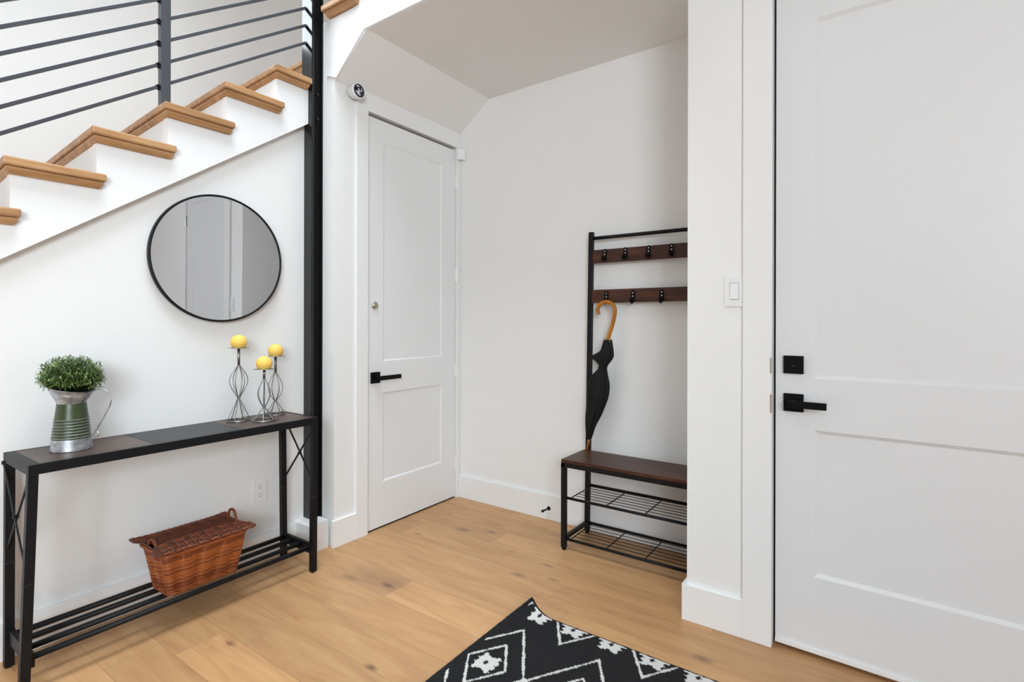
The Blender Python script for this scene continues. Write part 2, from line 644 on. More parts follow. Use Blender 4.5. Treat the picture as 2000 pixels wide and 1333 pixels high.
cc.box(CX, -2.4302, DY0, DY1, DZ, 2.568, 0.0015)
cc.box(CX - 0.14, CX, DY0 - 0.002, DY0 + 0.001, 0, DZ)
struct('trim_2', cc, M['trim'], 'white casing around the closet door', 'door trim')
cf = MB()
cf.box(-0.4375, FD0 - 0.0, 2.2035, FY, 0, 2.610, 0.0015)
cf.box(FD1, FD1 + 0.104, 2.2035, FY, 0, 2.610, 0.0015)
cf.box(FD0, FD1, 2.2037, FY, FDZ, 2.610, 0.0015)
tf = struct('trim_3', cf, M['trim'], 'white casing around the front door', 'door trim')
for z0, z1 in ((1.045, 1.105), (0.895, 0.965)):
    s = obj('strike_plate', MB().box(FD0 - 0.006, FD0 + 0.0012, 2.2015, 2.2038, z0, z1, 0.0008), M['chrome'], tf)
    s['label'] = 'small nickel strike plate'
struct('trim_frame_gap_shade', MB().box(FD0 - 0.001, FD0 + 0.004, 2.262, 2.30, 0, FDZ), M['gap_shade'], 'added dark strip painting in the shade of the front door gap', 'painted gap shade')  # dark piece added so the gap beside the door reads as shaded
struct('trim_floor_gap_shade', MB().box(CX - 0.06, CX - 0.006, DY0 + 0.003, DY1 - 0.003, 0.0, 0.0065), M['gap_shade'], 'dark strip painting in the shade of the gap under the closet door', 'threshold')  # shade of the door gap painted as a black floor strip
struct('wall_light_block', MB().box(FD0 - 0.3, FD1 + 0.3, 2.39, 2.42, 0, FDZ + 0.2), M['gap_shade'], 'added unseen dark panel blocking light behind the front door opening', 'wall')  # unseen, added to stop outside light leaking round the front door


# ------------------------------------------------------------------ doors
def door_slab(width, z0, z1, panels, thick=0.04, depth=0.007, slope=0.010):
    """door in local coords: face at y=0 looking to -y, x from 0 to width, two recessed shaker panels"""
    bm = bmesh.new()
    xs = [0, panels[0][0], panels[0][1], width]
    zs = [z0]
    for p in panels:
        zs += [p[2], p[3]]
    zs.append(z1)
    G = [[bm.verts.new((x, 0, z)) for x in xs] for z in zs]
    for i in range(len(zs) - 1):
        for j in range(3):
            q = (G[i][j], G[i][j + 1], G[i + 1][j + 1], G[i + 1][j])
            if j == 1 and i in (1, 3):
                pa = panels[(i - 1) // 2]
                s = slope
                inner = [bm.verts.new(p) for p in ((pa[0] + s, depth, pa[2] + s), (pa[1] - s, depth, pa[2] + s), (pa[1] - s, depth, pa[3] - s), (pa[0] + s, depth, pa[3] - s))]
                for k in range(4):
                    l = (k + 1) % 4
                    bm.faces.new((q[k], q[l], inner[l], inner[k]))
                bm.faces.new(inner)
            else:
                bm.faces.new(q)
    # sides and back
    B = [bm.verts.new(p) for p in ((0, thick, z0), (width, thick, z0), (width, thick, z1), (0, thick, z1))]
    bm.faces.new(B[::-1])
    left = [G[i][0] for i in range(len(zs))]
    right = [G[i][3] for i in range(len(zs))]
    bm.faces.new(left + [B[3], B[0]])
    bm.faces.new(right[::-1] + [B[1], B[2]])
    bm.faces.new(list(G[0])[::-1] + [B[0], B[1]])
    bm.faces.new(list(G[-1]) + [B[2], B[3]])
    bmesh.ops.recalc_face_normals(bm, faces=bm.faces)
    return bm


def lever(parent, x, z, rs, length, mirror=1):
    """square rosette with a flat lever, local door coords"""
    ro = MB().box(x - rs / 2, x + rs / 2, -0.011, 0.0, z - rs / 2, z + rs / 2, 0.0015)
    h = obj('lever_handle', ro, M['blackmatte'], parent, world=False)
    h['label'] = 'matte black lever handle on a square plate'
    lv = MB()
    lv.box(x - 0.011, x + 0.011, -0.052, -0.010, z - 0.011, z + 0.011, 0.001)
    lv.box(x - 0.013, x + length, -0.062, -0.046, z - 0.0125, z + 0.0125, 0.0015)
    obj('lever_arm', lv, M['blackmatte'], h, world=False)
    return h


# closet door: local x runs along +Y of the room, local -y looks along +X
d1 = obj('door_1', door_slab(0.776, 0.010, 2.444, [(0.125, 0.640, 0.275, 0.811), (0.125, 0.640, 1.000, 2.316)]), M['door'], None)
d1.location = (CX - 0.003, DY0 + 0.004, 0)
d1.rotation_euler = (0, 0, PI / 2)
tag(d1, 'white two-panel closet door under the stairs with a black lever', 'door', None, 'structure')
lever(d1, 0.060, 0.906, 0.066, 0.155)
ke = obj('keyhole', MB().lathe([(0, -0.012), (0.012, -0.012), (0.0135, -0.0105), (0.021, -0.009), (0.0235, -0.005), (0.0235, 0)], (0.056, 0, 1.334), 28, 'y'), M['chrome'], d1, world=False, recalc=True)
ke['label'] = 'round brass and nickel lock above the lever'
obj('key_slot', MB().lathe([(0, -0.0135), (0.0105, -0.0135), (0.0115, -0.011)], (0.056, 0, 1.334), 24, 'y'), M['brass'], ke, world=False, recalc=True)
for z in (2.226, 1.566, 0.898, 0.234):
    h = MB().lathe([(0, -0.05), (0.007, -0.05), (0.007, 0.05), (0, 0.05)], (0.781, -0.0085, z), 14, 'z', False)
    h.box(0.772, 0.790, -0.004, 0.001, z - 0.05, z + 0.05, 0.0008)
    obj('hinge', h, M['trim'], d1, world=False)

# front door, standing a little out of line with its wall, hinged on the right
FT = math.radians(-1.67)
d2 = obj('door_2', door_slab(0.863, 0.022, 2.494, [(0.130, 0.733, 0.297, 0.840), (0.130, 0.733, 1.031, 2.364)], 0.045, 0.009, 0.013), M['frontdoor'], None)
d2.location = (FD0 + 0.009, 2.2375, 0)
d2.rotation_euler = (0, 0, FT)
tag(d2, 'large white two-panel front door with black lever and deadbolt', 'door', None, 'structure')
lever(d2, 0.062, 0.937, 0.067, 0.112)
db = obj('deadbolt', MB().box(0.0285, 0.0955, -0.014, 0, 1.0465, 1.1135, 0.0015), M['blackmatte'], d2, world=False)
db['label'] = 'square matte black deadbolt'
obj('keyway', MB().lathe([(0, -0.0155), (0.006, -0.0155), (0.007, -0.014)], (0.062, 0, 1.074), 20, 'y'), M['black'], db, world=False, recalc=True)
sw = obj('door_sweep', MB().box(0.0, 0.863, -0.006, 0.0, 0.016, 0.034, 0.001), M['plastic'], d2, world=False)
sw['label'] = 'white sweep strip along the door bottom'
for i, z in enumerate((2.20, 1.50, 0.80, 0.25)):
    h = MB().lathe([(0, -0.05), (0.0075, -0.05), (0.0075, 0.05), (0, 0.05)], (0.869, -0.010, z), 14, 'z', False)
    h.box(0.857, 0.877, -0.004, 0.001, z - 0.05, z + 0.05, 0.0008)
    hh = obj('hinge', h, M['chrome'] if i == 0 else M['trim'], d2, world=False)
struct('trim_5', MB().prism([(2.243, 0), (2.36, 0), (2.36, 0.016), (2.262, 0.013), (2.243, 0.002)], 'x', FD0 + 0.002, FD1 - 0.002), M['threshold'], 'worn oak threshold under the front door', 'threshold')

# ------------------------------------------------------------------ staircase
SK = math.tan(math.radians(3.3))            # risers and nosings run slightly askew to the wall
skew = lambda x, y: y - (x + 2.54) * SK
XS = -2.58                                  # stringer face
XE = -2.54                                  # tread end
st = thing('staircase', 'white staircase with oak treads climbing the left wall and turning over the closet', 'staircase', (-2.6, -1.2, 0))
NOSE = lambda k: 0.748 + 0.2567 * (k - 1)
TOP = lambda k: 2.013 + 0.1845 * (k - 1)
KS = list(range(-9, 5))
poly = [(1.729, lowz(1.729))]
# saw-tooth stringer
ys = []
for k in KS:
    ry_ = NOSE(k) + 0.026
    zt = TOP(k) - 0.030
    zb = max(TOP(k - 1) - 0.030, 0.0)
    ys.append((ry_, zb))
    ys.append((ry_, zt))
ys.append((1.729, TOP(4) - 0.030))
y0 = ys[0][0]
poly = [(1.729, lowz(1.729)), (0.492 - 1.459 / K, 0.0)] + ys
sg = MB().prism(poly, 'x', WX + 0.0005, XS)
obj('stringer', sg, M['stairwhite'], st)
for k in KS:
    zt = TOP(k)
    yn = NOSE(k)
    # riser
    r = MB()
    a, b = XS - 0.004, SX + 0.001
    zl = max(TOP(k - 1) - 0.03, 0.0)
    ra = yn + 0.024
    r.hexa([(b, skew(b, ra), zl), (a, skew(a, ra), zl), (a, skew(a, ra) + 0.02, zl), (b, skew(b, ra) + 0.02, zl),
            (b, skew(b, ra), zt - 0.03), (a, skew(a, ra), zt - 0.03), (a, skew(a, ra) + 0.02, zt - 0.03), (b, skew(b, ra) + 0.02, zt - 0.03)])
    obj('riser', r, M['stairwhite'], st)
    # tread board: front edge askew, open end along the stringer
    ye = min(yn + 0.306, 1.7285)
    tr = MB()

    def slab(x_end, dy, z0, z1, bev, tr=tr, yn=yn, ye=ye):
        tr.hexa([(SX, skew(SX, yn + dy), z0), (x_end, skew(x_end, yn + dy), z0), (x_end, ye - dy * 0.9, z0), (SX, ye - dy * 0.9 + 0.05, z0),
                 (SX, skew(SX, yn + dy), z1), (x_end, skew(x_end, yn + dy), z1), (x_end, ye - dy * 0.9, z1), (SX, ye - dy * 0.9 + 0.05, z1)], bev)
    slab(XE, 0, zt - 0.031, zt, 0.006)
    to = obj('tread', tr, M['oak_y'], st)
    to['label'] = 'oak stair tread'
    cv = MB()

    def slab2(x_end, dy, z0, z1, x_end2, dy2, cv=cv, yn=yn, ye=ye):
        cv.hexa([(SX, skew(SX, yn + dy), z0), (x_end, skew(x_end, yn + dy), z0), (x_end, ye - dy * 0.8, z0), (SX, ye - dy * 0.8, z0),
                 (SX, skew(SX, yn + dy2), z1), (x_end2, skew(x_end2, yn + dy2), z1), (x_end2, ye - dy2 * 0.8, z1), (SX, ye - dy2 * 0.8, z1)])
    slab2(XE - 0.028, 0.022, zt - 0.058, zt - 0.042, XE - 0.014, 0.010)
    slab2(XE - 0.014, 0.010, zt - 0.042, zt - 0.034, XE - 0.012, 0.009)
    slab2(XE - 0.018, 0.013, zt - 0.034, zt - 0.030, XE - 0.018, 0.013)
    obj('cove_moulding', cv, M['oak_y'], to)
# landing
zt = TOP(5)
ld = MB()
ld.hexa([(SX, skew(SX, 1.775), zt - 0.031), (-2.62, skew(-2.65, 1.775), zt - 0.031), (-2.65, BY, zt - 0.031), (SX, BY, zt - 0.031),
         (SX, skew(SX, 1.775), zt), (-2.62, skew(-2.65, 1.775), zt), (-2.65, BY, zt), (SX, BY, zt)], 0.006)
lo = obj('landing', ld, M['oak_x'], st)
cv = MB()
cv.hexa([(SX, skew(SX, 1.795), zt - 0.058), (-2.655, skew(-2.655, 1.795), zt - 0.058), (-2.655, BY, zt - 0.058), (SX, BY, zt - 0.058),
         (SX, skew(SX, 1.785), zt - 0.032), (-2.655, skew(-2.655, 1.785), zt - 0.032), (-2.655, BY, zt - 0.032), (SX, BY, zt - 0.032)])
obj('cove_moulding', cv, M['oak_x'], lo)
r = MB()
r.hexa([(SX, skew(SX, 1.80), TOP(4) - 0.03), (-2.66, skew(-2.66, 1.80), TOP(4) - 0.03), (-2.66, BY, TOP(4) - 0.03), (SX, BY, TOP(4) - 0.03),
        (SX, skew(SX, 1.80), zt - 0.05), (-2.66, skew(-2.66, 1.80), zt - 0.05), (-2.66, BY, zt - 0.05), (SX, BY, zt - 0.05)])
obj('riser', r, M['stairwhite'], st)
# upper flight over the coat nook
up = MB()
steps = []
x0, z0 = -2.535, 2.905
under = lambda x: 2.5605 if x <= CX else (2.5605 + (x - CX) / (-2.178 - CX) * (2.757 - 2.5605) if x < -2.178 else 2.757 + (x + 2.178) / (PX + 2.178) * 0.011)
for i in range(9):
    xa = -2.547 if i == 0 else -2.535 + 0.2567 * i
    xb = -2.535 + 0.2567 * (i + 1)
    za = 2.905 + 0.1845 * i
    cuts = [xa] + [c for c in (CX, -2.178) if xa < c < xb] + [xb]
    for a, b in zip(cuts, cuts[1:]):
        up.prism([(a, under(a)), (b, under(b)), (b, za), (a, za)], 'y', FAS, FAS + 0.012)
obj('stringer', up, M['stairwhite'], st)
# proud skirt band following the pitch, then level along the soffit
bd = MB()
bd.prism([(-2.5075, 2.598), (-2.426, 2.5655), (-2.1945, 2.758), (-0.30, 2.772), (-0.30, 4.5), (-2.158, 2.9)], 'y', FAS - 0.008, FAS + 0.0005, 0.001)
obj('skirt_band', bd, M['stairwhite'], st)
for i in range(6):
    xn = -2.506 + 0.2567 * i
    zt = 2.965 + 0.1845 * i
    tr = MB().box(xn, xn + 0.272, 1.752, BY, zt - 0.031, zt, 0.006)
    to = obj('tread', tr, M['oak_x'], st)
    to['label'] = 'oak stair tread'
    cv = MB()
    cv.hexa([(xn + 0.022, 1.783, zt - 0.058), (xn + 0.260, 1.783, zt - 0.058), (xn + 0.260, BY, zt - 0.058), (xn + 0.022, BY, zt - 0.058),
             (xn + 0.010, 1.766, zt - 0.034), (xn + 0.267, 1.766, zt - 0.034), (xn + 0.267, BY, zt - 0.034), (xn + 0.010, BY, zt - 0.034)])
    cv.box(xn + 0.013, xn + 0.265, 1.769, BY, zt - 0.0345, zt - 0.030)
    obj('cove_moulding', cv, M['oak_x'], to)
    obj('riser', MB().box(xn + 0.027, xn + 0.045, FAS + 0.001, BY, zt - 0.24, zt - 0.032), M['stairwhite'], st)

# ------------------------------------------------------------------ steel column
sc_ = thing('steel_column', 'tall glossy black steel column between the console table and the closet door', 'column', (-2.60, 1.765, 0.15))
colm_ = MB()
colm_.box(-2.645, -2.548, 1.7305, 1.7440, 0.15, CEIL - 0.001, 0.003)
colm_.box(-2.645, -2.548, 1.7920, 1.8015, 0.15, CEIL - 0.001, 0.002)
obj('flanges', colm_, M['steel'], sc_)
obj('web', MB().box(-2.645, -2.562, 1.7435, 1.7925, 0.15, CEIL - 0.001), M['blackmatte'], sc_)['label'] = 'recessed web darkened to paint in its shade'  # blacker than the flanges, puts the recess shade into the colour
for z in (2.499, 2.361):
    b = MB().lathe([(0, 0.0085), (0.008, 0.0085), (0.0095, 0.006), (0.0095, 0)], (-2.5620, 1.772, z), 6, 'x', False)
    obj('bolt', b, M['steel'], sc_, recalc=True)

# ------------------------------------------------------------------ stair railing
rl = thing('stair_railing', 'dark grey steel stair railing with horizontal bars above the oak treads', 'railing', (-2.61, 1.03, 2.19))
RXC = -2.610
obj('post', MB().box(RXC - 0.019, RXC + 0.019, 1.011, 1.049, TOP(2), 3.40, 0.003), M['rail'], rl)
obj('post', MB().box(RXC - 0.019, RXC + 0.019, -0.42, -0.382, TOP(-4), 2.4, 0.003), M['rail'], rl)
for i in range(7):
    zr = 2.306 + 0.0966 * i
    za = lambda y: zr + (y - 1.05) * 0.703
    for ya, yb in ((-0.382, 1.012), (1.048, 1.731)):
        b = MB().bar((RXC, ya, za(ya)), (RXC, yb, za(yb)), 0.013, 0.013, bev=0.001)
        obj('bar', b, M['rail'], rl)
    # small welded clips at the post
    cl = MB().bar((RXC, 1.000, za(1.000) - 0.002), (RXC, 1.0115, za(1.0115) - 0.002), 0.017, 0.020)
    obj('clip', cl, M['blackmatte'], rl)

# ------------------------------------------------------------------ console table
TT = 0.765
ct = thing('console_table', 'narrow black metal console table with wood and dark metal top against the left wall', 'table', (-2.43, 1.04, 0))
TX0, TX1, TY0, TY1 = -2.583, -2.276, 0.502, 1.585
fr = MB()
tk = 0.034
for (x0, x1, y0, y1) in ((TX0, TX0 + 0.014, TY0, TY1), (TX1 - 0.014, TX1, TY0, TY1), (TX0 + 0.014, TX1 - 0.014, TY0, TY0 + 0.032), (TX0 + 0.014, TX1 - 0.014, TY1 - 0.020, TY1)):
    fr.box(x0, x1, y0, y1, TT - tk, TT, 0.0015)
obj('top_frame', fr, M['black'], ct)
obj('wood_panel', MB().box(TX0 + 0.013, TX1 - 0.013, TY0 + 0.031, 0.872, TT - 0.018, TT - 0.0006), M['rustic_y'], ct)['label'] = 'left brown wood panel'
mp_ = obj('metal_panel', MB().box(TX0 + 0.013, TX1 - 0.013, 0.874, 1.218, TT - 0.018, TT - 0.0002), M['darkpanel'], ct)
mp_['label'] = 'charcoal metal centre panel'
obj('wood_panel', MB().box(TX0 + 0.013, TX1 - 0.013, 1.220, TY1 - 0.019, TT - 0.018, TT - 0.0006), M['rustic_y'], ct)['label'] = 'right brown wood panel'
LW = 0.027
for (xa, ya, dx, dy) in ((TX0 + 0.002, TY0, 0.015, -0.004), (TX1 - LW - 0.001, TY0, -0.004, -0.020), (TX0 + 0.002, TY1 - LW, 0.012, 0.002), (TX1 - LW - 0.001, TY1 - LW, -0.002, -0.004)):
    l = MB()
    zt = TT - tk
    l.hexa([(xa + dx, ya + dy, 0.004), (xa + LW + dx, ya + dy, 0.004), (xa + LW + dx, ya + LW + dy, 0.004), (xa + dx, ya + LW + dy, 0.004),
            (xa, ya, zt), (xa + LW, ya, zt), (xa + LW, ya + LW, zt), (xa, ya + LW, zt)], 0.0012)
    lg = obj('leg', l, M['black'], ct)
    obj('foot', MB().lathe([(0, 0), (0.010, 0), (0.011, 0.006), (0, 0.006)], (xa + LW / 2 + dx, ya + LW / 2 + dy, 0), 16), M['blackmatte'], lg, recalc=True)
    f = 0.5
    jx, jy = xa + dx * f, ya + dy * f
    obj('joint_seam', MB().box(jx - 0.0006, jx + LW + 0.0006, jy - 0.0006, jy + LW + 0.0006, 0.372, 0.3745), M['darkpanel'], lg)
for (ye, s) in ((TY0 + 0.004, -1), (TY1 - 0.004, 1)):
    for (xa, xb) in ((TX0 + 0.010, TX1 - 0.010), (TX1 - 0.010, TX0 + 0.010)):
        yo = ye + (0.005 * s if xa < xb else -0.002 * s)
        b = MB().bar((xa, yo, 0.730), (xb, yo, 0.402), 0.005, 0.009, up=(1, 0, 0), bev=0.0008)
        for (bx, bz) in ((xa, 0.730), (xb, 0.402)):
            b.lathe([(0, -0.005), (0.007, -0.005), (0.007, 0.004), (0, 0.004)], (bx, yo, bz), 10, 'y', False)
        b.lathe([(0, -0.005), (0.006, -0.005), (0.006, 0.004), (0, 0.004)], ((xa + xb) / 2, yo, 0.566), 10, 'y', False)
        obj('cross_brace', b, M['black'], ct, recalc=True)
for (ye, yl) in ((TY0 + 0.008, TY0 + 0.018), (TY1 - 0.022, TY1 - 0.012)):
    obj('shelf_end', MB().box(TX0 + 0.026, TX1 - 0.026, ye, ye + 0.016, 0.086, 0.134, 0.001), M['black'], ct)
for x in (-2.533, -2.462, -2.388, -2.312):
    obj('shelf_bar', MB().tube([(x, TY0 + 0.016, 0.118), (x, TY1 - 0.012, 0.118)], 0.0105, 12), M['black'], ct)

# ------------------------------------------------------------------ wicker basket
BKX, BKY = -2.415, 1.078
bk = thing('wicker_basket', 'reddish brown wicker hamper with a lid on the lower shelf of the console table', 'basket', (BKX, BKY, 0.1287))
Z0, Z1 = 0.1287, 0.312
BX0, BX1, BY0, BY1 = -2.487, -2.335, 0.943, 1.218      # bottom
TX_0, TX_1, TY_0, TY_1 = -2.520, -2.288, 0.905, 1.232  # top


def rrect(x0, x1, y0, y1, r, n=6, per=18):
    pts = []
    cs = ((x1 - r, y0 + r, -90), (x1 - r, y1 - r, 0), (x0 + r, y1 - r, 90), (x0 + r, y0 + r, 180))
    for ci, (cx, cy, a0) in enumerate(cs):
        for k in range(n + 1):
            a = math.radians(a0 + 90 * k / n)
            pts.append((cx + r * math.cos(a), cy + r * math.sin(a)))
    # resample evenly
    pts.append(pts[0])
    L = [0]
    for p, q in zip(pts, pts[1:]):
        L.append(L[-1] + math.dist(p, q))
    return pts, L


def resample(pts, L, n):
    out = []
    j = 0
    for i in range(n):
        s = L[-1] * i / n
        while L[j + 1] < s:
            j += 1
        f = (s - L[j]) / max(L[j + 1] - L[j], 1e-9)
        p, q = pts[j], pts[j + 1]
        tx, ty = q[0] - p[0], q[1] - p[1]
        l = math.hypot(tx, ty) or 1
        out.append((p[0] + tx * f, p[1] + ty * f, ty / l, -tx / l))
    return out


def basket_ring(f, off, n, z, phase=None, amp=0.0, stakes=26):
    lerp = lambda a, b: a + (b - a) * f
    pts, L = rrect(lerp(BX0, TX_0), lerp(BX1, TX_1), lerp(BY0, TY_0), lerp(BY1, TY_1), 0.022)
    out = []
    for i, (x, y, nx, ny) in enumerate(resample(pts, L, n)):
        d = off
        if phase is not None:
            d += amp * math.sin(PI * stakes * i / n + phase)
        out.append((x + nx * d, y + ny * d, z))
    return out


body = MB()
ROWS = 30
for i in range(ROWS):
    f = (i + 0.5) / ROWS
    z = Z0 + 0.004 + (Z1 - Z0 - 0.004) * f
    body.tube(basket_ring(f, 0.0, 156, z, 0.0, 0.0052 if i % 2 else 0.0040), 0.0027, 6, True)
obj('woven_body', body, M['wicker'], bk)
inn = bmesh.new()
ra = [inn.verts.new(p) for p in basket_ring(0.0, -0.0055, 60, Z0 + 0.003)]
rb = [inn.verts.new(p) for p in basket_ring(1.0, -0.0055, 60, Z1)]
for i in range(60):
    j = (i + 1) % 60
    inn.faces.new((ra[i], ra[j], rb[j], rb[i]))
inn.faces.new(ra[::-1])
obj('weave_gap_shade', inn, M['wicker_in'], bk, recalc=True)  # dark sheet behind the strands, paints shade between them
stk = MB()
for k in range(26):
    a = basket_ring(0.0, 0.0, 52, Z0 + 0.004)[2 * k]
    b = basket_ring(1.0, 0.0, 52, Z1)[2 * k]
    stk.tube([a, b], 0.0024, 5)
obj('stakes', stk, M['wicker'], bk)
fb = MB()
for q in range(2):
    ring = basket_ring(0.0, 0.0035, 120, 0)
    fb.tube([(x, y, Z0 + 0.0065 + 0.0028 * math.sin(i * 0.9 + q * PI)) for i, (x, y, z) in enumerate(ring)], 0.0036, 6, True)
obj('foot_braid', fb, M['wicker'], bk)
rb_ = MB()
for q in range(3):
    ring = basket_ring(1.0, 0.003, 150, 0)
    rb_.tube([(x, y, Z1 + 0.0035 * math.sin(i * 0.8 + q * 2 * PI / 3)) for i, (x, y, z) in enumerate(ring)], 0.0042, 6, True)
obj('rim_braid', rb_, M['wicker'], bk)
# lid: strands along y woven over ribs along x; corners lift and point outwards, ends notched for the handles
LX0, LX1, LY0, LY1 = -2.548, -2.276, 0.880, 1.264
lidz = lambda u, v: 0.326 + 0.017 * (1 - u * u) * (1 - 0.6 * v * v) + 0.004 * abs(v) ** 5 * abs(u) ** 3


def lid_end(u):
    return 1.0 - 0.19 * max(0.0, 1 - (u / 0.62) ** 2) ** 0.6      # shorter in the middle: handle notch


lid = MB()
NS = 34
for i in range(NS):
    u = -1 + 2 * (i + 0.5) / NS
    e_ = lid_end(u)
    pts = []
    n = 64
    for k in range(n + 1):
        v = (-1 + 2 * k / n) * e_
        x = (LX0 + LX1) / 2 + u * (LX1 - LX0) / 2 * (1 - 0.06 * (1 - abs(v) ** 4))
        y = (LY0 + LY1) / 2 + v * (LY1 - LY0) / 2
        pts.append((x, y, lidz(u, v) + 0.0026 * math.sin(PI * 13 * (v + 1) / 2 + PI * i)))
    lid.tube(pts, 0.0040, 5)
lo = obj('lid', lid, M['wicker_lid'], bk)
lo['label'] = 'darker woven lid'
ribs = MB()
for k in range(13):
    v = -0.92 + 1.84 * k / 12
    pts = []
    for i in range(13):
        u = -1 + 2 * i / 12
        if abs(v) > lid_end(u) - 0.01:
            continue
        pts.append(((LX0 + LX1) / 2 + u * (LX1 - LX0) / 2 * (1 - 0.06 * (1 - abs(v) ** 4)), (LY0 + LY1) / 2 + v * (LY1 - LY0) / 2, lidz(u, v)))
    if len(pts) > 3:
        ribs.tube(pts, 0.0030, 5)
obj('lid_ribs', ribs, M['wicker_lid'], lo)
edge = MB()
for q in range(2):
    for s in (-1, 1):
        pts = []
        for k in range(61):
            v = -1 + 2 * k / 60
            pts.append(((LX0 + LX1) / 2 + s * (LX1 - LX0) / 2 * (1 - 0.06 * (1 - abs(v) ** 4)), (LY0 + LY1) / 2 + v * (LY1 - LY0) / 2, lidz(1, v) + 0.003 * math.sin(k * 0.9 + q * PI) - 0.001))
        edge.tube(pts, 0.0042, 6)
        pts = []
        for k in range(41):
            u = -1 + 2 * k / 40
            v = s * lid_end(u)
            pts.append(((LX0 + LX1) / 2 + u * (LX1 - LX0) / 2 * (1 - 0.06 * (1 - abs(v) ** 4)), (LY0 + LY1) / 2 + v * (LY1 - LY0) / 2, lidz(u, v) + 0.003 * math.sin(k * 0.9 + q * PI)))
        edge.tube(pts, 0.0042, 6)
obj('lid_braid', edge, M['wicker_lid'], lo)
for (yh) in (TY_0 + 0.004, TY_1 - 0.004):
    h = MB()
    for q in range(2):
        pts = []
        for k in range(31):
            a = PI * k / 30
            w_ = 0.036
            pts.append((BKX + 0.010 - w_ * math.cos(a) + 0.0025 * math.sin(k * 1.1 + q * PI), yh + 0.0028 * math.cos(k * 1.1 + q * PI), Z1 + 0.002 + (0.073 if yh > BKY else 0.040) * math.sin(a) ** 0.75))
        h.tube(pts, 0.0042, 6)
    obj('handle', h, M['wicker'], bk)

# ------------------------------------------------------------------ pitcher and plant
PC = Vector((-2.445, 0.660, TT))
E1 = Vector((0.8198, 0.5726, 0))        # the handle points to the right along the table
pt = thing('metal_pitcher', 'galvanised metal pitcher with a ribbed green band standing at the left end of the table', 'pitcher', tuple(PC))


def flare(q, th, r, h):
    # spout: rim rises and reaches out opposite the handle
    d = Vector((math.cos(th), math.sin(th), 0)).dot(-E1)
    if h > 0.172:
        f = (h - 0.172) / 0.05
        q = q + Vector((0, 0, 0.013 * f * d)) - E1 * (0.012 * f * max(d, 0) ** 2)
    return q


pr = [(0, 0.0015), (0.060, 0.0015), (0.0620, 0.0), (0.0623, 0.002), (0.0610, 0.012), (0.0578, 0.043)]
obj('base_band', MB().lathe(pr, tuple(PC), 48), M['galv'], pt, recalc=True)
gr = [(0.0578, 0.043)]
z = 0.045
for k in range(7):
    r0 = 0.0578 - (z - 0.043) * (0.0578 - 0.0436) / 0.129
    gr += [(r0 - 0.0008, z), (r0 + 0.0016, z + 0.0032), (r0 - 0.0004, z + 0.0064)]
    z += 0.0108
gr += [(0.0578 - (z - 0.043) * 0.1100, z), (0.0458, 0.150), (0.0436, 0.170), (0.0430, 0.172)]
go = obj('green_band', MB().lathe(gr, tuple(PC), 48), M['green'], pt, recalc=True)
go['label'] = 'dark green enamel band with ribs'
ribm = MB()
z = 0.045
for k in range(7):
    r0 = 0.0578 - (z - 0.043) * (0.0578 - 0.0436) / 0.129 + 0.0012
    ribm.tube([(PC.x + r0 * math.cos(a), PC.y + r0 * math.sin(a), PC.z + z + 0.0036) for a in [2 * PI * i / 56 for i in range(56)]], 0.0013, 6, True)
    z += 0.0108
obj('worn_rib', ribm, M['galv'], go)
nk = [(0.0430, 0.171), (0.0440, 0.176), (0.0505, 0.190), (0.0555, 0.200), (0.0580, 0.2025), (0.0575, 0.205), (0.0625, 0.217), (0.0660, 0.226), (0.0672, 0.2265), (0.0645, 0.2240), (0.046, 0.186), (0.040, 0.170), (0.038, 0.12), (0, 0.12)]
obj('spout_collar', MB().lathe(nk, tuple(PC), 48, shape=flare), M['galv'], pt, recalc=True)
ppx = ((172, 772), (179, 766), (190, 762), (200, 763.5), (208, 769), (213, 779), (213.5, 788), (210, 798), (203, 811), (194, 827), (185, 842), (180, 850), (178.5, 856), (182, 857), (187, 855), (190, 851), (189, 847), (186, 844))
hp = []
for (px, py) in ppx:
    hp.append(PC + E1 * ((px - 137) * 0.00189) + Vector((0, 0, 1.24 - (py - 628.6) * 0.00189 - TT)))
fine = []
for i in range(len(hp) - 1):
    p0, p1, p2, p3 = hp[max(i - 1, 0)], hp[i], hp[i + 1], hp[min(i + 2, len(hp) - 1)]
    for k in range(4):
        s = k / 4
        fine.append(0.5 * ((2 * p1) + (p2 - p0) * s + (2 * p0 - 5 * p1 + 4 * p2 - p3) * s * s + (3 * p1 - p0 - 3 * p2 + p3) * s ** 3))
fine.append(hp[-1])
obj('handle', MB().tube(fine, 0.0025, 8), M['galv'], pt)

# plant standing in the pitcher
pc = Vector((-2.462, 0.665, 0.985))
pg = thing('leafy_plant', 'bushy small-leaved green plant growing out of the metal pitcher', 'plant', (pc.x, pc.y, 0.95))
lf = bmesh.new()
stm = MB()
rnd = random.Random(11)


def leaf(bm, p, d, n, L, w):
    d = d.normalized()
    s = d.cross(n)
    if s.length < 1e-5:
        s = d.cross(Vector((1, 0, 0)))
    s.normalize()
    nn = s.cross(d)
    a = bm.verts.new(p)
    b = bm.verts.new(p + d * (L * 0.45) + s * w + nn * (w * 0.35))
    c = bm.verts.new(p + d * (L * 0.45) - s * w + nn * (w * 0.35))
    m = bm.verts.new(p + d * (L * 0.5))
    e = bm.verts.new(p + d * L - nn * (w * 0.3))
    bm.faces.new((a, b, m))
    bm.faces.new((a, m, c))
    bm.faces.new((b, e, m))
    bm.faces.new((m, e, c))


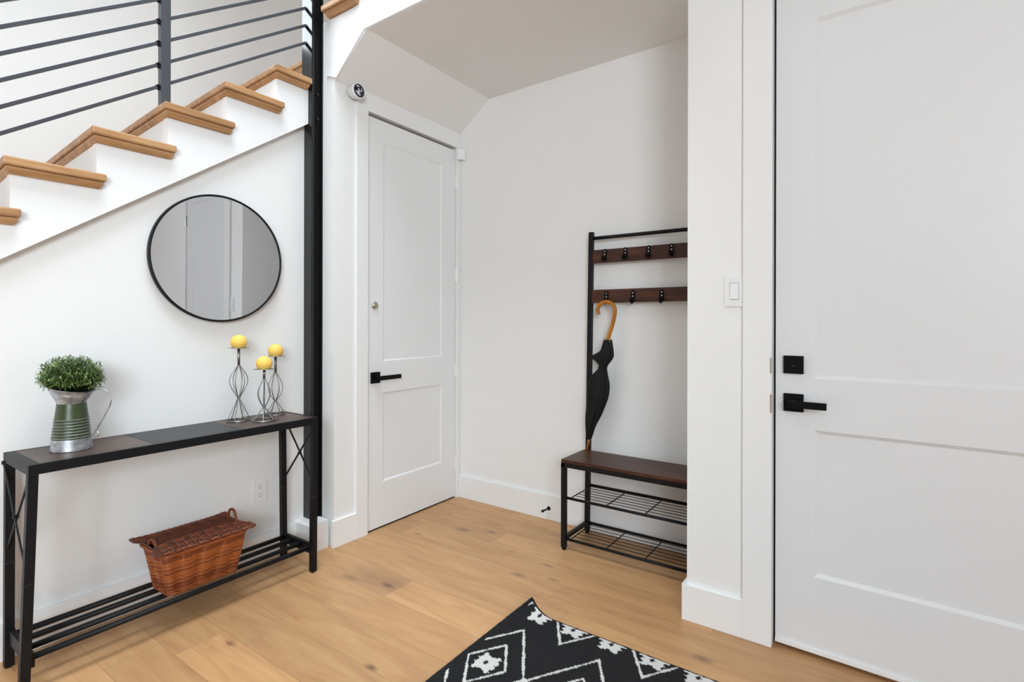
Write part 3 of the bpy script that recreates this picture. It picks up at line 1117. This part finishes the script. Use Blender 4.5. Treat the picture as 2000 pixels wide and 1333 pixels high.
for i in range(420):
    th = rnd.uniform(0, 2 * PI)
    el = math.asin(rnd.uniform(-0.02, 1.0))
    d = Vector((math.cos(th) * math.cos(el), math.sin(th) * math.cos(el), math.sin(el)))
    # flattened dome 0.235 m wide and 0.125 m tall
    reach = rnd.uniform(0.80, 1.05) * (0.96 + 0.15 * math.sin(2 * max(el, 0)))
    tip = pc + Vector((d.x * 0.114 * reach, d.y * 0.098 * reach, 0.020 + d.z * 0.100 * reach))
    if d.z < 0.12:
        tip.z += rnd.uniform(-0.012, 0.012)
    tip.x = max(tip.x, -2.606)
    st0 = pc + Vector((d.x * 0.035, d.y * 0.035, -0.012))
    mid = (st0 + tip) / 2 + Vector((0, 0, 0.012))
    stm.tube([st0, mid, tip], [0.0010, 0.0009, 0.0006], 4)
    nl = rnd.randint(9, 13)
    for k in range(nl):
        f = 0.42 + 0.58 * (k + 0.5) / nl
        p = st0.lerp(mid, min(f * 2, 1)) if f < 0.5 else mid.lerp(tip, f * 2 - 1)
        ax = (tip - mid).normalized()
        o = Vector((rnd.gauss(0, 1), rnd.gauss(0, 1), rnd.gauss(0, 1)))
        o = (o - ax * o.dot(ax)).normalized()
        dd = (ax * rnd.uniform(0.3, 0.9) + o).normalized()
        if p.x < -2.585:
            dd.x = abs(dd.x)
        leaf(lf, p, dd, Vector((0, 0, 1)), rnd.uniform(0.012, 0.021), rnd.uniform(0.0018, 0.0030))
obj('foliage', lf, M['leaf'], pg)
obj('stems', stm, M['stem'], pg)


# ------------------------------------------------------------------ candle holders and candles
def holder(x, y, H, zk, zb, rb, rmax, zn, label, rot):
    t_ = thing('candle_holder', label, 'candle holder', (x, y, TT), 0, 'wire candle holders on the console table')
    ring = MB().tube([(x + rb * math.cos(a), y + rb * math.sin(a), TT + 0.0028) for a in [2 * PI * i / 48 for i in range(48)]], 0.0028, 8, True)
    obj('base_ring', ring, M['wire'], t_)
    for k in range(6):
        a = rot + 2 * PI * k / 6
        prof = []
        for s in range(9):
            f = s / 8
            prof.append((rb + (0.004 - rb) * f, 0.003 + (zk - 0.003) * f))
        for s in range(1, 25):
            f = s / 24
            h = zk + (zn - zk) * f
            fb_ = (zb - zk) / (zn - zk)
            g = f ** (math.log(0.5) / math.log(fb_))
            r = 0.004 + (rmax - 0.004) * math.sin(PI * g) ** 1.15
            prof.append((r, h))
        prof.append((0.0042, H - 0.004))
        w_ = MB().tube([(x + r * math.cos(a), y + r * math.sin(a), TT + h) for r, h in prof], 0.0021, 6)
        obj('wire', w_, M['wire'], t_)
    obj('knot', MB().lathe([(0, -0.007), (0.005, -0.005), (0.0072, 0), (0.005, 0.005), (0, 0.007)], (x, y, TT + zk), 16), M['wire'], t_, recalc=True)
    pl_ = MB().lathe([(0, H - 0.003), (0.020, H - 0.003), (0.047, H - 0.0006), (0.047, H + 0.0006), (0.020, H), (0, H)], (x, y, TT), 32)
    pl_.lathe([(0, zn), (0.0062, zn), (0.0066, H - 0.002), (0, H - 0.002)], (x, y, TT), 14)
    obj('plate', pl_, M['wire'], t_, recalc=True)


def candle(x, y, H, label):
    prof = [(0, 0.0)]
    R, h0 = 0.0365, 0.0275
    for i in range(15):
        a = -0.78 + (PI / 2 + 0.78) * i / 14
        prof.append((R * math.cos(a), h0 + 0.0365 * math.sin(a)))
    z0 = prof[1][1]
    prof = [(r, max(z - z0, 0)) for r, z in prof]
    prof[-1] = (0, prof[-1][1])
    prof[0] = (0, 0)
    o = obj('ball_candle', MB().lathe(prof, (0, 0, 0), 36), M['wax'], None, recalc=True)
    o.location = (x, y, TT + H + 0.0002)
    tag(o, label, 'candle', 'yellow ball candles')
    w_ = obj('wick', MB().tube([(0, 0, prof[-1][1] - 0.002), (0.0005, 0.001, prof[-1][1] + 0.003)], 0.0008, 6), M['stem'], o, world=False)


for (x, y, H, zk, zb, rb, rm, zn, lab, cl, ro) in (
        (-2.503, 1.308, 0.347, 0.107, 0.190, 0.0490, 0.0390, 0.265, 'tallest wire candle holder, on the left of the three on the table', 'yellow ball candle on the tallest, leftmost wire holder', 0.2),
        (-2.408, 1.380, 0.246, 0.062, 0.130, 0.0520, 0.0300, 0.200, 'shortest wire candle holder, at the front of the three on the table', 'yellow ball candle on the shortest, frontmost wire holder', 0.45),
        (-2.516, 1.502, 0.297, 0.070, 0.137, 0.0450, 0.0335, 0.215, 'middle-height wire candle holder, at the back right nearest the steel column', 'yellow ball candle on the rear right wire holder', 0.0)):
    holder(x, y, H, zk, zb, rb, rm, zn, lab, ro)
    candle(x, y, H, cl)

# ------------------------------------------------------------------ round mirror (hangs slightly off the wall at its right side)
mr = thing('round_mirror', 'round mirror with a thin black frame hung on the wall above the console table', 'mirror', (-2.587, 1.2665, 1.539), 0, None, (0, math.radians(0.3), math.radians(-2.0)))
R_ = 0.303
fr = MB().lathe([(R_ - 0.009, -0.020), (R_, -0.020), (R_ + 0.0005, 0.0), (R_ - 0.001, 0.0025), (R_ - 0.008, 0.0025), (R_ - 0.0092, 0.0), (R_ - 0.0092, -0.019)], (0, 0, 0), 128, 'x')
obj('frame', fr, M['black'], mr, world=False, recalc=True)
gl = MB().lathe([(0, -0.006), (R_ - 0.0085, -0.006), (R_ - 0.0085, -0.0015), (0, -0.0015)], (0, 0, 0), 128, 'x', False)
obj('glass', gl, M['mirror'], mr, world=False, recalc=True)['label'] = 'mirror glass'

# ------------------------------------------------------------------ outlet and switch
ou = thing('wall_outlet', 'white double power outlet low on the wall under the console table', 'outlet', (WX, 1.478, 0.364))
obj('cover_plate', MB().box(WX + 0.0002, WX + 0.006, 1.4395, 1.5165, 0.303, 0.425, 0.002), M['plastic'], ou)
for zc in (0.385, 0.343):
    s = MB().lathe([(0, 0.0072), (0.0145, 0.0072), (0.0155, 0.0062), (0.0155, 0.005)], (WX, 1.478, zc), 28, 'x', False)
    so = obj('socket', s, M['plastic'], ou, recalc=True)
    h = MB()
    h.box(WX + 0.007, WX + 0.0076, 1.4705, 1.4725, zc - 0.001, zc + 0.008)
    h.box(WX + 0.007, WX + 0.0076, 1.4835, 1.4855, zc - 0.001, zc + 0.007)
    h.lathe([(0, 0.0076), (0.0028, 0.0076), (0.0028, 0.007)], (WX, 1.478, zc - 0.0075), 12, 'x', False)
    obj('slots', h, M['plastic_dark'], so, recalc=True)
obj('screw', MB().lathe([(0, 0.0066), (0.0025, 0.0066), (0.003, 0.0058)], (WX, 1.478, 0.364), 12, 'x', False), M['plastic'], ou, recalc=True)

ls = thing('light_switch', 'white rocker light switch on the wall left of the front door', 'light switch', (-0.4705, FY, 1.362))
obj('cover_plate', MB().box(-0.509, -0.4375, FY - 0.0065, FY - 0.0002, 1.301, 1.423, 0.002), M['plastic'], ls)
obj('rocker_gap_shade', MB().box(-0.4880, -0.4530, FY - 0.0068, FY - 0.0060, 1.3292, 1.3968), M['gap'], ls)  # grey plate painting the shaded outline of the rocker
rk = MB()
rk.hexa([(-0.4865, FY - 0.0125, 1.331), (-0.4545, FY - 0.0125, 1.331), (-0.4545, FY - 0.004, 1.331), (-0.4865, FY - 0.004, 1.331),
         (-0.4865, FY - 0.0075, 1.395), (-0.4545, FY - 0.0075, 1.395), (-0.4545, FY - 0.004, 1.395), (-0.4865, FY - 0.004, 1.395)], 0.0008)
obj('rocker', rk, M['plastic'], ls)
for z in (1.412, 1.312):
    obj('screw', MB().lathe([(0, -0.0074), (0.0022, -0.0074), (0.0026, -0.0064)], (-0.4705, FY, z), 12, 'y', False), M['plastic'], ls, recalc=True)

# ------------------------------------------------------------------ hall tree (coat rack bench)
HX0, HX1, HY0, HY1 = -1.418, -0.690, 2.498, 2.802
ht = thing('hall_tree', 'black metal coat rack bench with dark wood seat and hook boards in the nook', 'coat rack', ((HX0 + HX1) / 2, 2.65, 0))
PWD = 0.026
obj('seat', MB().box(HX0 + 0.001, HX1 - 0.001, HY0 + 0.001, HY1 - 0.03, 0.474, 0.4915, 0.0015), M['walnut_x'], ht)['label'] = 'dark walnut seat board'
sf = MB()
sf.box(HX0, HX1, HY0, HY0 + 0.022, 0.450, 0.4745, 0.001)
sf.box(HX0, HX1, HY1 - PWD, HY1, 0.450, 0.4745, 0.001)
sf.box(HX0, HX0 + 0.022, HY0, HY1, 0.450, 0.4745, 0.001)
sf.box(HX1 - 0.022, HX1, HY0, HY1, 0.450, 0.4745, 0.001)
obj('seat_frame', sf, M['black'], ht)
for x in (HX0, HX1 - PWD):
    l = obj('front_leg', MB().box(x, x + PWD, HY0, HY0 + PWD, 0.012, 0.452, 0.0012), M['black'], ht)
    obj('foot', MB().lathe([(0, 0), (0.011, 0), (0.012, 0.013), (0, 0.013)], (x + PWD / 2, HY0 + PWD / 2, 0), 16), M['blackmatte'], l, recalc=True)
lean = 0.018
for x in (HX0, HX1 - PWD):
    u = MB()
    za, zb = 0.012, 1.764
    u.hexa([(x, HY1 - PWD, za), (x + PWD, HY1 - PWD, za), (x + PWD, HY1, za), (x, HY1, za),
            (x + lean + 0.006, HY1 - PWD, zb), (x + lean + PWD + 0.006, HY1 - PWD, zb), (x + lean + PWD + 0.006, HY1, zb), (x + lean + 0.006, HY1, zb)], 0.0012)
    l = obj('upright', u, M['black'], ht)
    obj('foot', MB().lathe([(0, 0), (0.011, 0), (0.012, 0.013), (0, 0.013)], (x + PWD / 2, HY1 - PWD / 2, 0), 16), M['blackmatte'], l, recalc=True)
ux = HX0 + lean + PWD
obj('top_bar', MB().tube([(ux, HY1 - 0.013, 1.727), (HX1 + lean - PWD, HY1 - 0.013, 1.727)], 0.0105, 12), M['black'], ht)
b1 = obj('upper_board', MB().box(ux - 0.003, HX1 - 0.008, HY1 - 0.022, HY1 - 0.006, 1.580, 1.657, 0.001), M['walnut_x'], ht)
b2 = obj('lower_board', MB().box(ux - 0.008, HX1 - 0.012, HY1 - 0.022, HY1 - 0.006, 1.350, 1.426, 0.001), M['walnut_x'], ht)
YB = HY1 - 0.022


def coat_hook(par, x, zc):
    h = MB()
    h.lathe([(0, -0.0031), (0.0125, -0.0031), (0.013, 0)], (x, YB, zc + 0.020), 18, 'y', False)
    h.box(x - 0.0125, x + 0.0125, YB - 0.0035, YB, zc - 0.028, zc + 0.020, 0.0008)
    pts = [(x, YB - 0.004, zc - 0.020), (x, YB - 0.007, zc - 0.030), (x, YB - 0.018, zc - 0.036), (x, YB - 0.031, zc - 0.032), (x, YB - 0.036, zc - 0.020), (x, YB - 0.038, zc - 0.010)]
    h.tube(pts, [0.0075, 0.0075, 0.0070, 0.0065, 0.0065, 0.0060], 10)
    ho = obj('hook', h, M['blackmatte'], par, recalc=True)
    for z in (zc + 0.019, zc + 0.001):
        s = MB().lathe([(0, -0.0058), (0.0028, -0.0054), (0.0042, -0.0035)], (x, YB, z), 14, 'y')
        obj('screw', s, M['screw'], ho, recalc=True)


for x in (-1.292, -1.166, -1.032, -0.905):
    coat_hook(b1, x, 1.626)
for x in (-1.281, -1.121, -0.958):
    coat_hook(b2, x, 1.382)
for zs, kind in ((0.283, 'upper'), (0.060, 'lower')):
    s = MB()
    for y in (HY0 + 0.012, HY1 - 0.013):
        s.tube([(HX0 + PWD - 0.002, y, zs), (HX1 - PWD + 0.002, y, zs)], 0.0075, 10)
    for k in range(4):
        x = HX0 + 0.052 + (HX1 - HX0 - 0.104) * k / 3
        s.tube([(x, HY0 + 0.012, zs + 0.002), (x, HY1 - 0.013, zs + 0.002)], 0.0028, 8)
    for k in range(6):
        y = HY0 + 0.012 + (HY1 - HY0 - 0.025) * (k + 1) / 7
        s.tube([(HX0 + 0.052, y, zs + 0.0055), (HX1 - 0.052, y, zs + 0.0055)], 0.0020, 8)
    obj('wire_shelf', s, M['black'], ht)['label'] = kind + ' wire shoe shelf'
for x in (HX0 + 0.003, HX1 - PWD + 0.003):
    obj('side_rail', MB().box(x, x + 0.020, HY0 + PWD, HY1 - PWD, 0.050, 0.070, 0.001), M['black'], ht)

# ------------------------------------------------------------------ umbrella hung on the lower board
UY = 2.738
um = thing('umbrella', 'furled black umbrella with a honey wood crook handle hanging from the lower left hook', 'umbrella', (-1.30, UY, 0.495))


def spline(P, n):
    out = []
    for i in range(len(P) - 1):
        p0, p1, p2, p3 = (Vector(P[max(i - 1, 0)]), Vector(P[i]), Vector(P[i + 1]), Vector(P[min(i + 2, len(P) - 1)]))
        for k in range(n):
            s = k / n
            out.append(0.5 * ((2 * p1) + (p2 - p0) * s + (2 * p0 - 5 * p1 + 4 * p2 - p3) * s * s + (3 * p1 - p0 - 3 * p2 + p3) * s ** 3))
    out.append(Vector(P[-1]))
    return out


UH = [(-1.311, 1.283), (-1.318, 1.305), (-1.311, 1.330), (-1.287, 1.349), (-1.258, 1.353), (-1.228, 1.339), (-1.213, 1.310), (-1.216, 1.270), (-1.228, 1.222), (-1.246, 1.168), (-1.258, 1.125)]
UYH = 2.742
pts = spline([(x, UYH, z) for x, z in UH], 5)
ca = obj('crook_handle', MB().tube(pts, 0.0115, 14), M['cane'], um)
ca['label'] = 'honey coloured cane crook handle'
rt = MB()
for (x, z) in ((-1.270, 1.152), (-1.263, 1.148), (-1.255, 1.144), (-1.243, 1.146), (-1.236, 1.143)):
    rt.tube([(x, UY - 0.010, z - 0.02), (x - 0.001, UY - 0.011, z)], 0.0022, 6)
obj('rib_tips', rt, M['brass'], um)['label'] = 'brass rib tips'
# canopy: folded cloth, sections (z, xc, rx, ry)
secs = [(1.140, -1.252, 0.022, 0.018), (1.110, -1.254, 0.028, 0.022), (1.075, -1.258, 0.036, 0.026), (1.050, -1.268, 0.046, 0.028), (1.030, -1.275, 0.046, 0.028), (1.010, -1.280, 0.036, 0.026),
        (0.990, -1.282, 0.024, 0.022), (0.972, -1.286, 0.024, 0.022), (0.950, -1.294, 0.036, 0.026), (0.925, -1.303, 0.050, 0.030), (0.880, -1.309, 0.060, 0.033), (0.820, -1.318, 0.060, 0.033), (0.765, -1.328, 0.052, 0.030),
        (0.700, -1.342, 0.042, 0.026), (0.640, -1.358, 0.028, 0.020), (0.590, -1.366, 0.019, 0.015), (0.563, -1.370, 0.013, 0.012)]
cb_ = bmesh.new()
rings = []
NSEG = 48
fine = spline([(s[1], s[2], s[3]) for s in secs], 3)
zf = spline([(s[0], 0, 0) for s in secs], 3)
for i, (q, zz) in enumerate(zip(fine, zf)):
    ring = []
    zi = zz.x
    for k in range(NSEG):
        a = 2 * PI * k / NSEG
        fold = 1 + 0.13 * math.sin(8 * a + 9 * zi) + 0.06 * math.sin(5 * a - 14 * zi)
        flap = 0.0
        if zi > 0.99:     # loose flap on the left side above the strap
            g = max(0, math.cos(a - PI)) ** 6
            flap = 0.034 * g * math.exp(-((zi - 1.040) / 0.024) ** 2)
        ring.append(cb_.verts.new((q.x + (q.y * fold + flap) * math.cos(a), UY + q.z * fold * math.sin(a) * 0.9, zi)))
    rings.append(ring)
for A, B in zip(rings, rings[1:]):
    for k in range(NSEG):
        l = (k + 1) % NSEG
        f = cb_.faces.new((A[k], A[l], B[l], B[k]))
        f.smooth = True
cb_.faces.new(rings[0])
cb_.faces.new(rings[-1][::-1])
obj('canopy', cb_, M['cloth'], um, recalc=True)['label'] = 'black folded canopy'
sp_ = MB().tube([(-1.284 + 0.0235 * math.cos(a), UY + 0.0205 * math.sin(a), 0.981) for a in [2 * PI * i / 32 for i in range(32)]], 0.0040, 6, True)
obj('strap', sp_, M['cloth'], um)
obj('ferrule', MB().tube([(-1.369, UY, 0.566), (-1.373, UY, 0.548), (-1.386, UY + 0.004, 0.4925)], [0.0080, 0.0065, 0.0040], 12), M['cane'], um)['label'] = 'wooden ferrule tip'

# ------------------------------------------------------------------ door stop, sensor, smart device
ds = thing('door_stop', 'small black door stop screwed to the baseboard left of the coat rack', 'door stop', (-1.690, BY - 0.016, 0.072))
obj('base_flange', MB().lathe([(0, -0.006), (0.008, -0.006), (0.0125, -0.002), (0.0125, 0)], (-1.690, BY - 0.016, 0.072), 20, 'y'), M['blackmatte'], ds, recalc=True)
obj('rod', MB().tube([(-1.690, BY - 0.018, 0.072), (-1.696, BY - 0.078, 0.072)], 0.0048, 12), M['blackmatte'], ds)
obj('bumper', MB().lathe([(0, -0.010), (0.006, -0.009), (0.0078, -0.005), (0.0078, 0.006), (0, 0.006)], (-1.696, BY - 0.078, 0.072), 18, 'y'), M['blackmatte'], ds, recalc=True)

# motion sensor across the corner
a = math.radians(45)
ms = thing('motion_sensor', 'small white motion sensor in the corner above the closet door hinges', 'sensor', (-2.404, 2.818, 2.412), a)
b_ = MB()
b_.prism([(-0.027, -0.012), (0.027, -0.012), (0.027, 0.0), (0.010, 0.018), (-0.010, 0.018), (-0.027, 0.0)], 'z', -0.036, 0.036, 0.003)
obj('housing', b_, M['plastic'], ms, world=False)
obj('lens', MB().prism([(-0.013, -0.0145), (0.013, -0.0145), (0.013, -0.011), (-0.013, -0.011)], 'z', -0.018, 0.012, 0.001), M['plastic'], ms, world=False)

sd = thing('smart_thermostat', 'round white smart device with a black display above the closet door casing', 'thermostat', (-2.43, 1.912, 2.527))
c0 = (-2.43, 1.912, 2.527)
obj('housing', MB().lathe([(0.034, 0.0), (0.036, 0.006), (0.037, 0.030), (0.042, 0.036), (0.0425, 0.050), (0.040, 0.0525), (0.037, 0.0525), (0.0365, 0.0510), (0, 0.0510)], c0, 48, 'x'), M['plastic'], sd, recalc=True)
dp = obj('display', MB().lathe([(0.0368, 0.0512), (0.0355, 0.0524), (0, 0.0524)], c0, 48, 'x'), M['display'], sd, recalc=True)
dp['label'] = 'black round display with pale markings'
gy = MB()
for (y0, z0, y1, z1, w_) in ((-0.020, 0.0235, -0.002, 0.0215, 0.0042), (0.016, 0.016, 0.0155, 0.005, 0.0030), (0.0155, 0.005, 0.021, 0.004, 0.0026),
                            (-0.008, 0.010, 0.001, 0.005, 0.0032), (0.001, 0.005, -0.005, -0.004, 0.0032), (-0.010, -0.002, 0.004, -0.007, 0.0030), (0.006, 0.000, 0.012, -0.004, 0.0026),
                            (-0.026, -0.008, 0.002, -0.0145, 0.0030), (-0.018, -0.0135, 0.010, -0.0200, 0.0026), (-0.014, -0.0225, 0.006, -0.0265, 0.0016)):
    gy.bar((c0[0] + 0.0526, c0[1] + y0, c0[2] + z0), (c0[0] + 0.0526, c0[1] + y1, c0[2] + z1), w_, 0.0004, up=(1, 0, 0))
obj('markings', gy, M['glyph'], dp)

# ------------------------------------------------------------------ rug
RX0, RX1, RY0, RY1 = -1.265, 0.235, -0.03, 1.874
rg = thing('area_rug', 'black area rug with white tribal diamonds and a curled corner on the oak floor', 'rug', (RX0, RY1, 0))
STEP = 0.0042
AX, PXR, YC = -1.157, 0.326, 1.500        # diamond column, period across, diamond row


FLOWER = ["..##.......##..",
          ".#####...#####.",
          "..###########..",
          "..###########..",
          ".#############.",
          "###############",
          ".#####..######.",
          "..###....####..",
          ".#####..######.",
          "###############",
          ".#############.",
          "..###########..",
          "..###########..",
          ".#####...#####.",
          "..##.......##.."]
rnd = random.Random(3)
from mathutils import noise as mnoise


def flower(x, y, cx, cy, s=0.0062, cut=False):
    i = int(math.floor((x - cx) / s + 7.5))
    j = int(math.floor((y - cy) / s + 7.5))
    if cut and y > cy + 0.004 and abs(x - cx) < 0.060 - (y - cy) * 0.4 and not (abs(x - cx) < 0.008 and y < cy + 0.008):
        return True
    return 0 <= i < 15 and 0 <= j < 15 and FLOWER[j][i] == '#'


def pattern(x, y):
    wob = 0.006 * mnoise.noise(Vector((x * 26, y * 26, 0))) + 0.002 * mnoise.noise(Vector((x * 190, y * 190, 4)))
    lw = 0.0045 + 0.0018 * mnoise.noise(Vector((x * 120, y * 120, 8)))
    V = 0.744
    for rep in (-1, 0, 1, 2):
        yc = YC - V * rep
        if abs(y - yc) > 0.42:
            continue
        # diamonds with flowers (columns A), row yc
        kx = round((x - AX) / PXR)
        cx = AX + kx * PXR
        d = abs(x - cx) / 0.083 + abs(y - yc) / 0.125
        if abs(d - 1) * 0.069 + wob * 0.5 < lw and abs(x - cx) < 0.1:
            return 1
        if flower(x, y, cx, yc):
            return 1
        # zig-zags above and below
        ph = abs(((x - AX) / PXR + 0.5) % 1.0 - 0.5) * 2     # 0 over A, 1 over B
        for s in (1, -1):
            yz = yc + s * (0.245 - 0.251 * ph)
            if abs(y - yz) * 0.54 + wob * 0.5 < lw:
                return 1
    # rows of column B diamonds, flowers in both columns, at yc + 0.372
    for rep in (0, 1, 2):
        yb = 1.872 - V * rep
        if abs(y - yb) > 0.16:
            continue
        kx = round((x - AX) / PXR - 0.5)
        cx = AX + (kx + 0.5) * PXR
        d = abs(x - cx) / 0.083 + abs(y - yb) / 0.125
        if abs(d - 1) * 0.069 + wob * 0.5 < lw and abs(x - cx) < 0.1:
            return 1
        if flower(x, y, cx, yb - 0.014, 0.0062, rep == 0):
            return 1
        kx = round((x - AX) / PXR)
        cx = AX + kx * PXR
        if flower(x, y, cx, yb - 0.014, 0.0062, rep == 0):
            return 1
    return 0


nx = int((RX1 - RX0) / STEP)
ny = int(0.95 / STEP)
verts, faces, pat = [], [], []
ylines = [RY1 - STEP * j for j in range(ny + 1)]
y = ylines[-1]
while y > RY0:
    y -= 0.012
    ylines.append(y)
for j, y in enumerate(ylines):
    for i in range(nx + 1):
        x = RX0 + STEP * i
        # curled corner: lifts diagonally and leans inwards
        s = max(0.0, 0.150 - ((x - RX0) * 0.9 + (RY1 - y) * 0.9))
        lift = 0.062 * (s / 0.150) ** 1.7
        ins = lift * 1.02
        wav = 0.0012 * mnoise.noise(Vector((x * 5, y * 5, 2)))
        pil = 0.0016 * mnoise.noise(Vector((x * 210, y * 210, 1)))
        verts.append((x + ins - RX0, y - RY1, 0.0105 + lift + wav + pil))
        edge_in = min(x - RX0, RX1 - x, RY1 - y, y - RY0)
        pat.append(float(pattern(x, y)) if edge_in > 0.003 and x - RX0 > 0.018 else 0.0)
W = nx + 1
for j in range(len(ylines) - 1):
    for i in range(nx):
        a_ = j * W + i
        faces.append((a_, a_ + W, a_ + W + 1, a_ + 1))
me = D.meshes.new('pile')
me.from_pydata(verts, [], faces)
at = me.attributes.new('pattern', 'FLOAT', 'POINT')
at.data.foreach_set('value', pat)
for p in me.polygons:
    p.use_smooth = True
me.materials.append(M['rug'])
ro = D.objects.new('pile', me)
COL.objects.link(ro)
ro.parent = rg
# bound edge and backing following the same outline
eb = bmesh.new()
out = [(j * W) for j in range(len(ylines))]                     # left side
outl = [verts[k] for k in out][::-1] + [verts[i] for i in range(1, W)] + [verts[j * W + nx] for j in range(1, len(ylines))] + [verts[(len(ylines) - 1) * W + i] for i in range(nx - 1, 0, -1)]
mbe = MB()
sub = outl[::2]
mbe.tube([(p[0], p[1], max(p[2] - 0.004, 0.0052)) for p in sub], 0.0050, 6, True)
obj('bound_edge', mbe, M['rugedge'], rg, world=False)
bk_b = bmesh.new()
s4 = 8
J = list(range(0, len(ylines), s4))
I = list(range(0, W, s4))
G_ = [[bk_b.verts.new((verts[j * W + i][0], verts[j * W + i][1], max(verts[j * W + i][2] - 0.0085, 0.001))) for i in I] for j in J]
for j in range(len(J) - 1):
    for i in range(len(I) - 1):
        bk_b.faces.new((G_[j][i], G_[j][i + 1], G_[j + 1][i + 1], G_[j + 1][i]))
obj('backing', bk_b, M['rugedge'], rg, world=False)
bpy.context.view_layer.update()
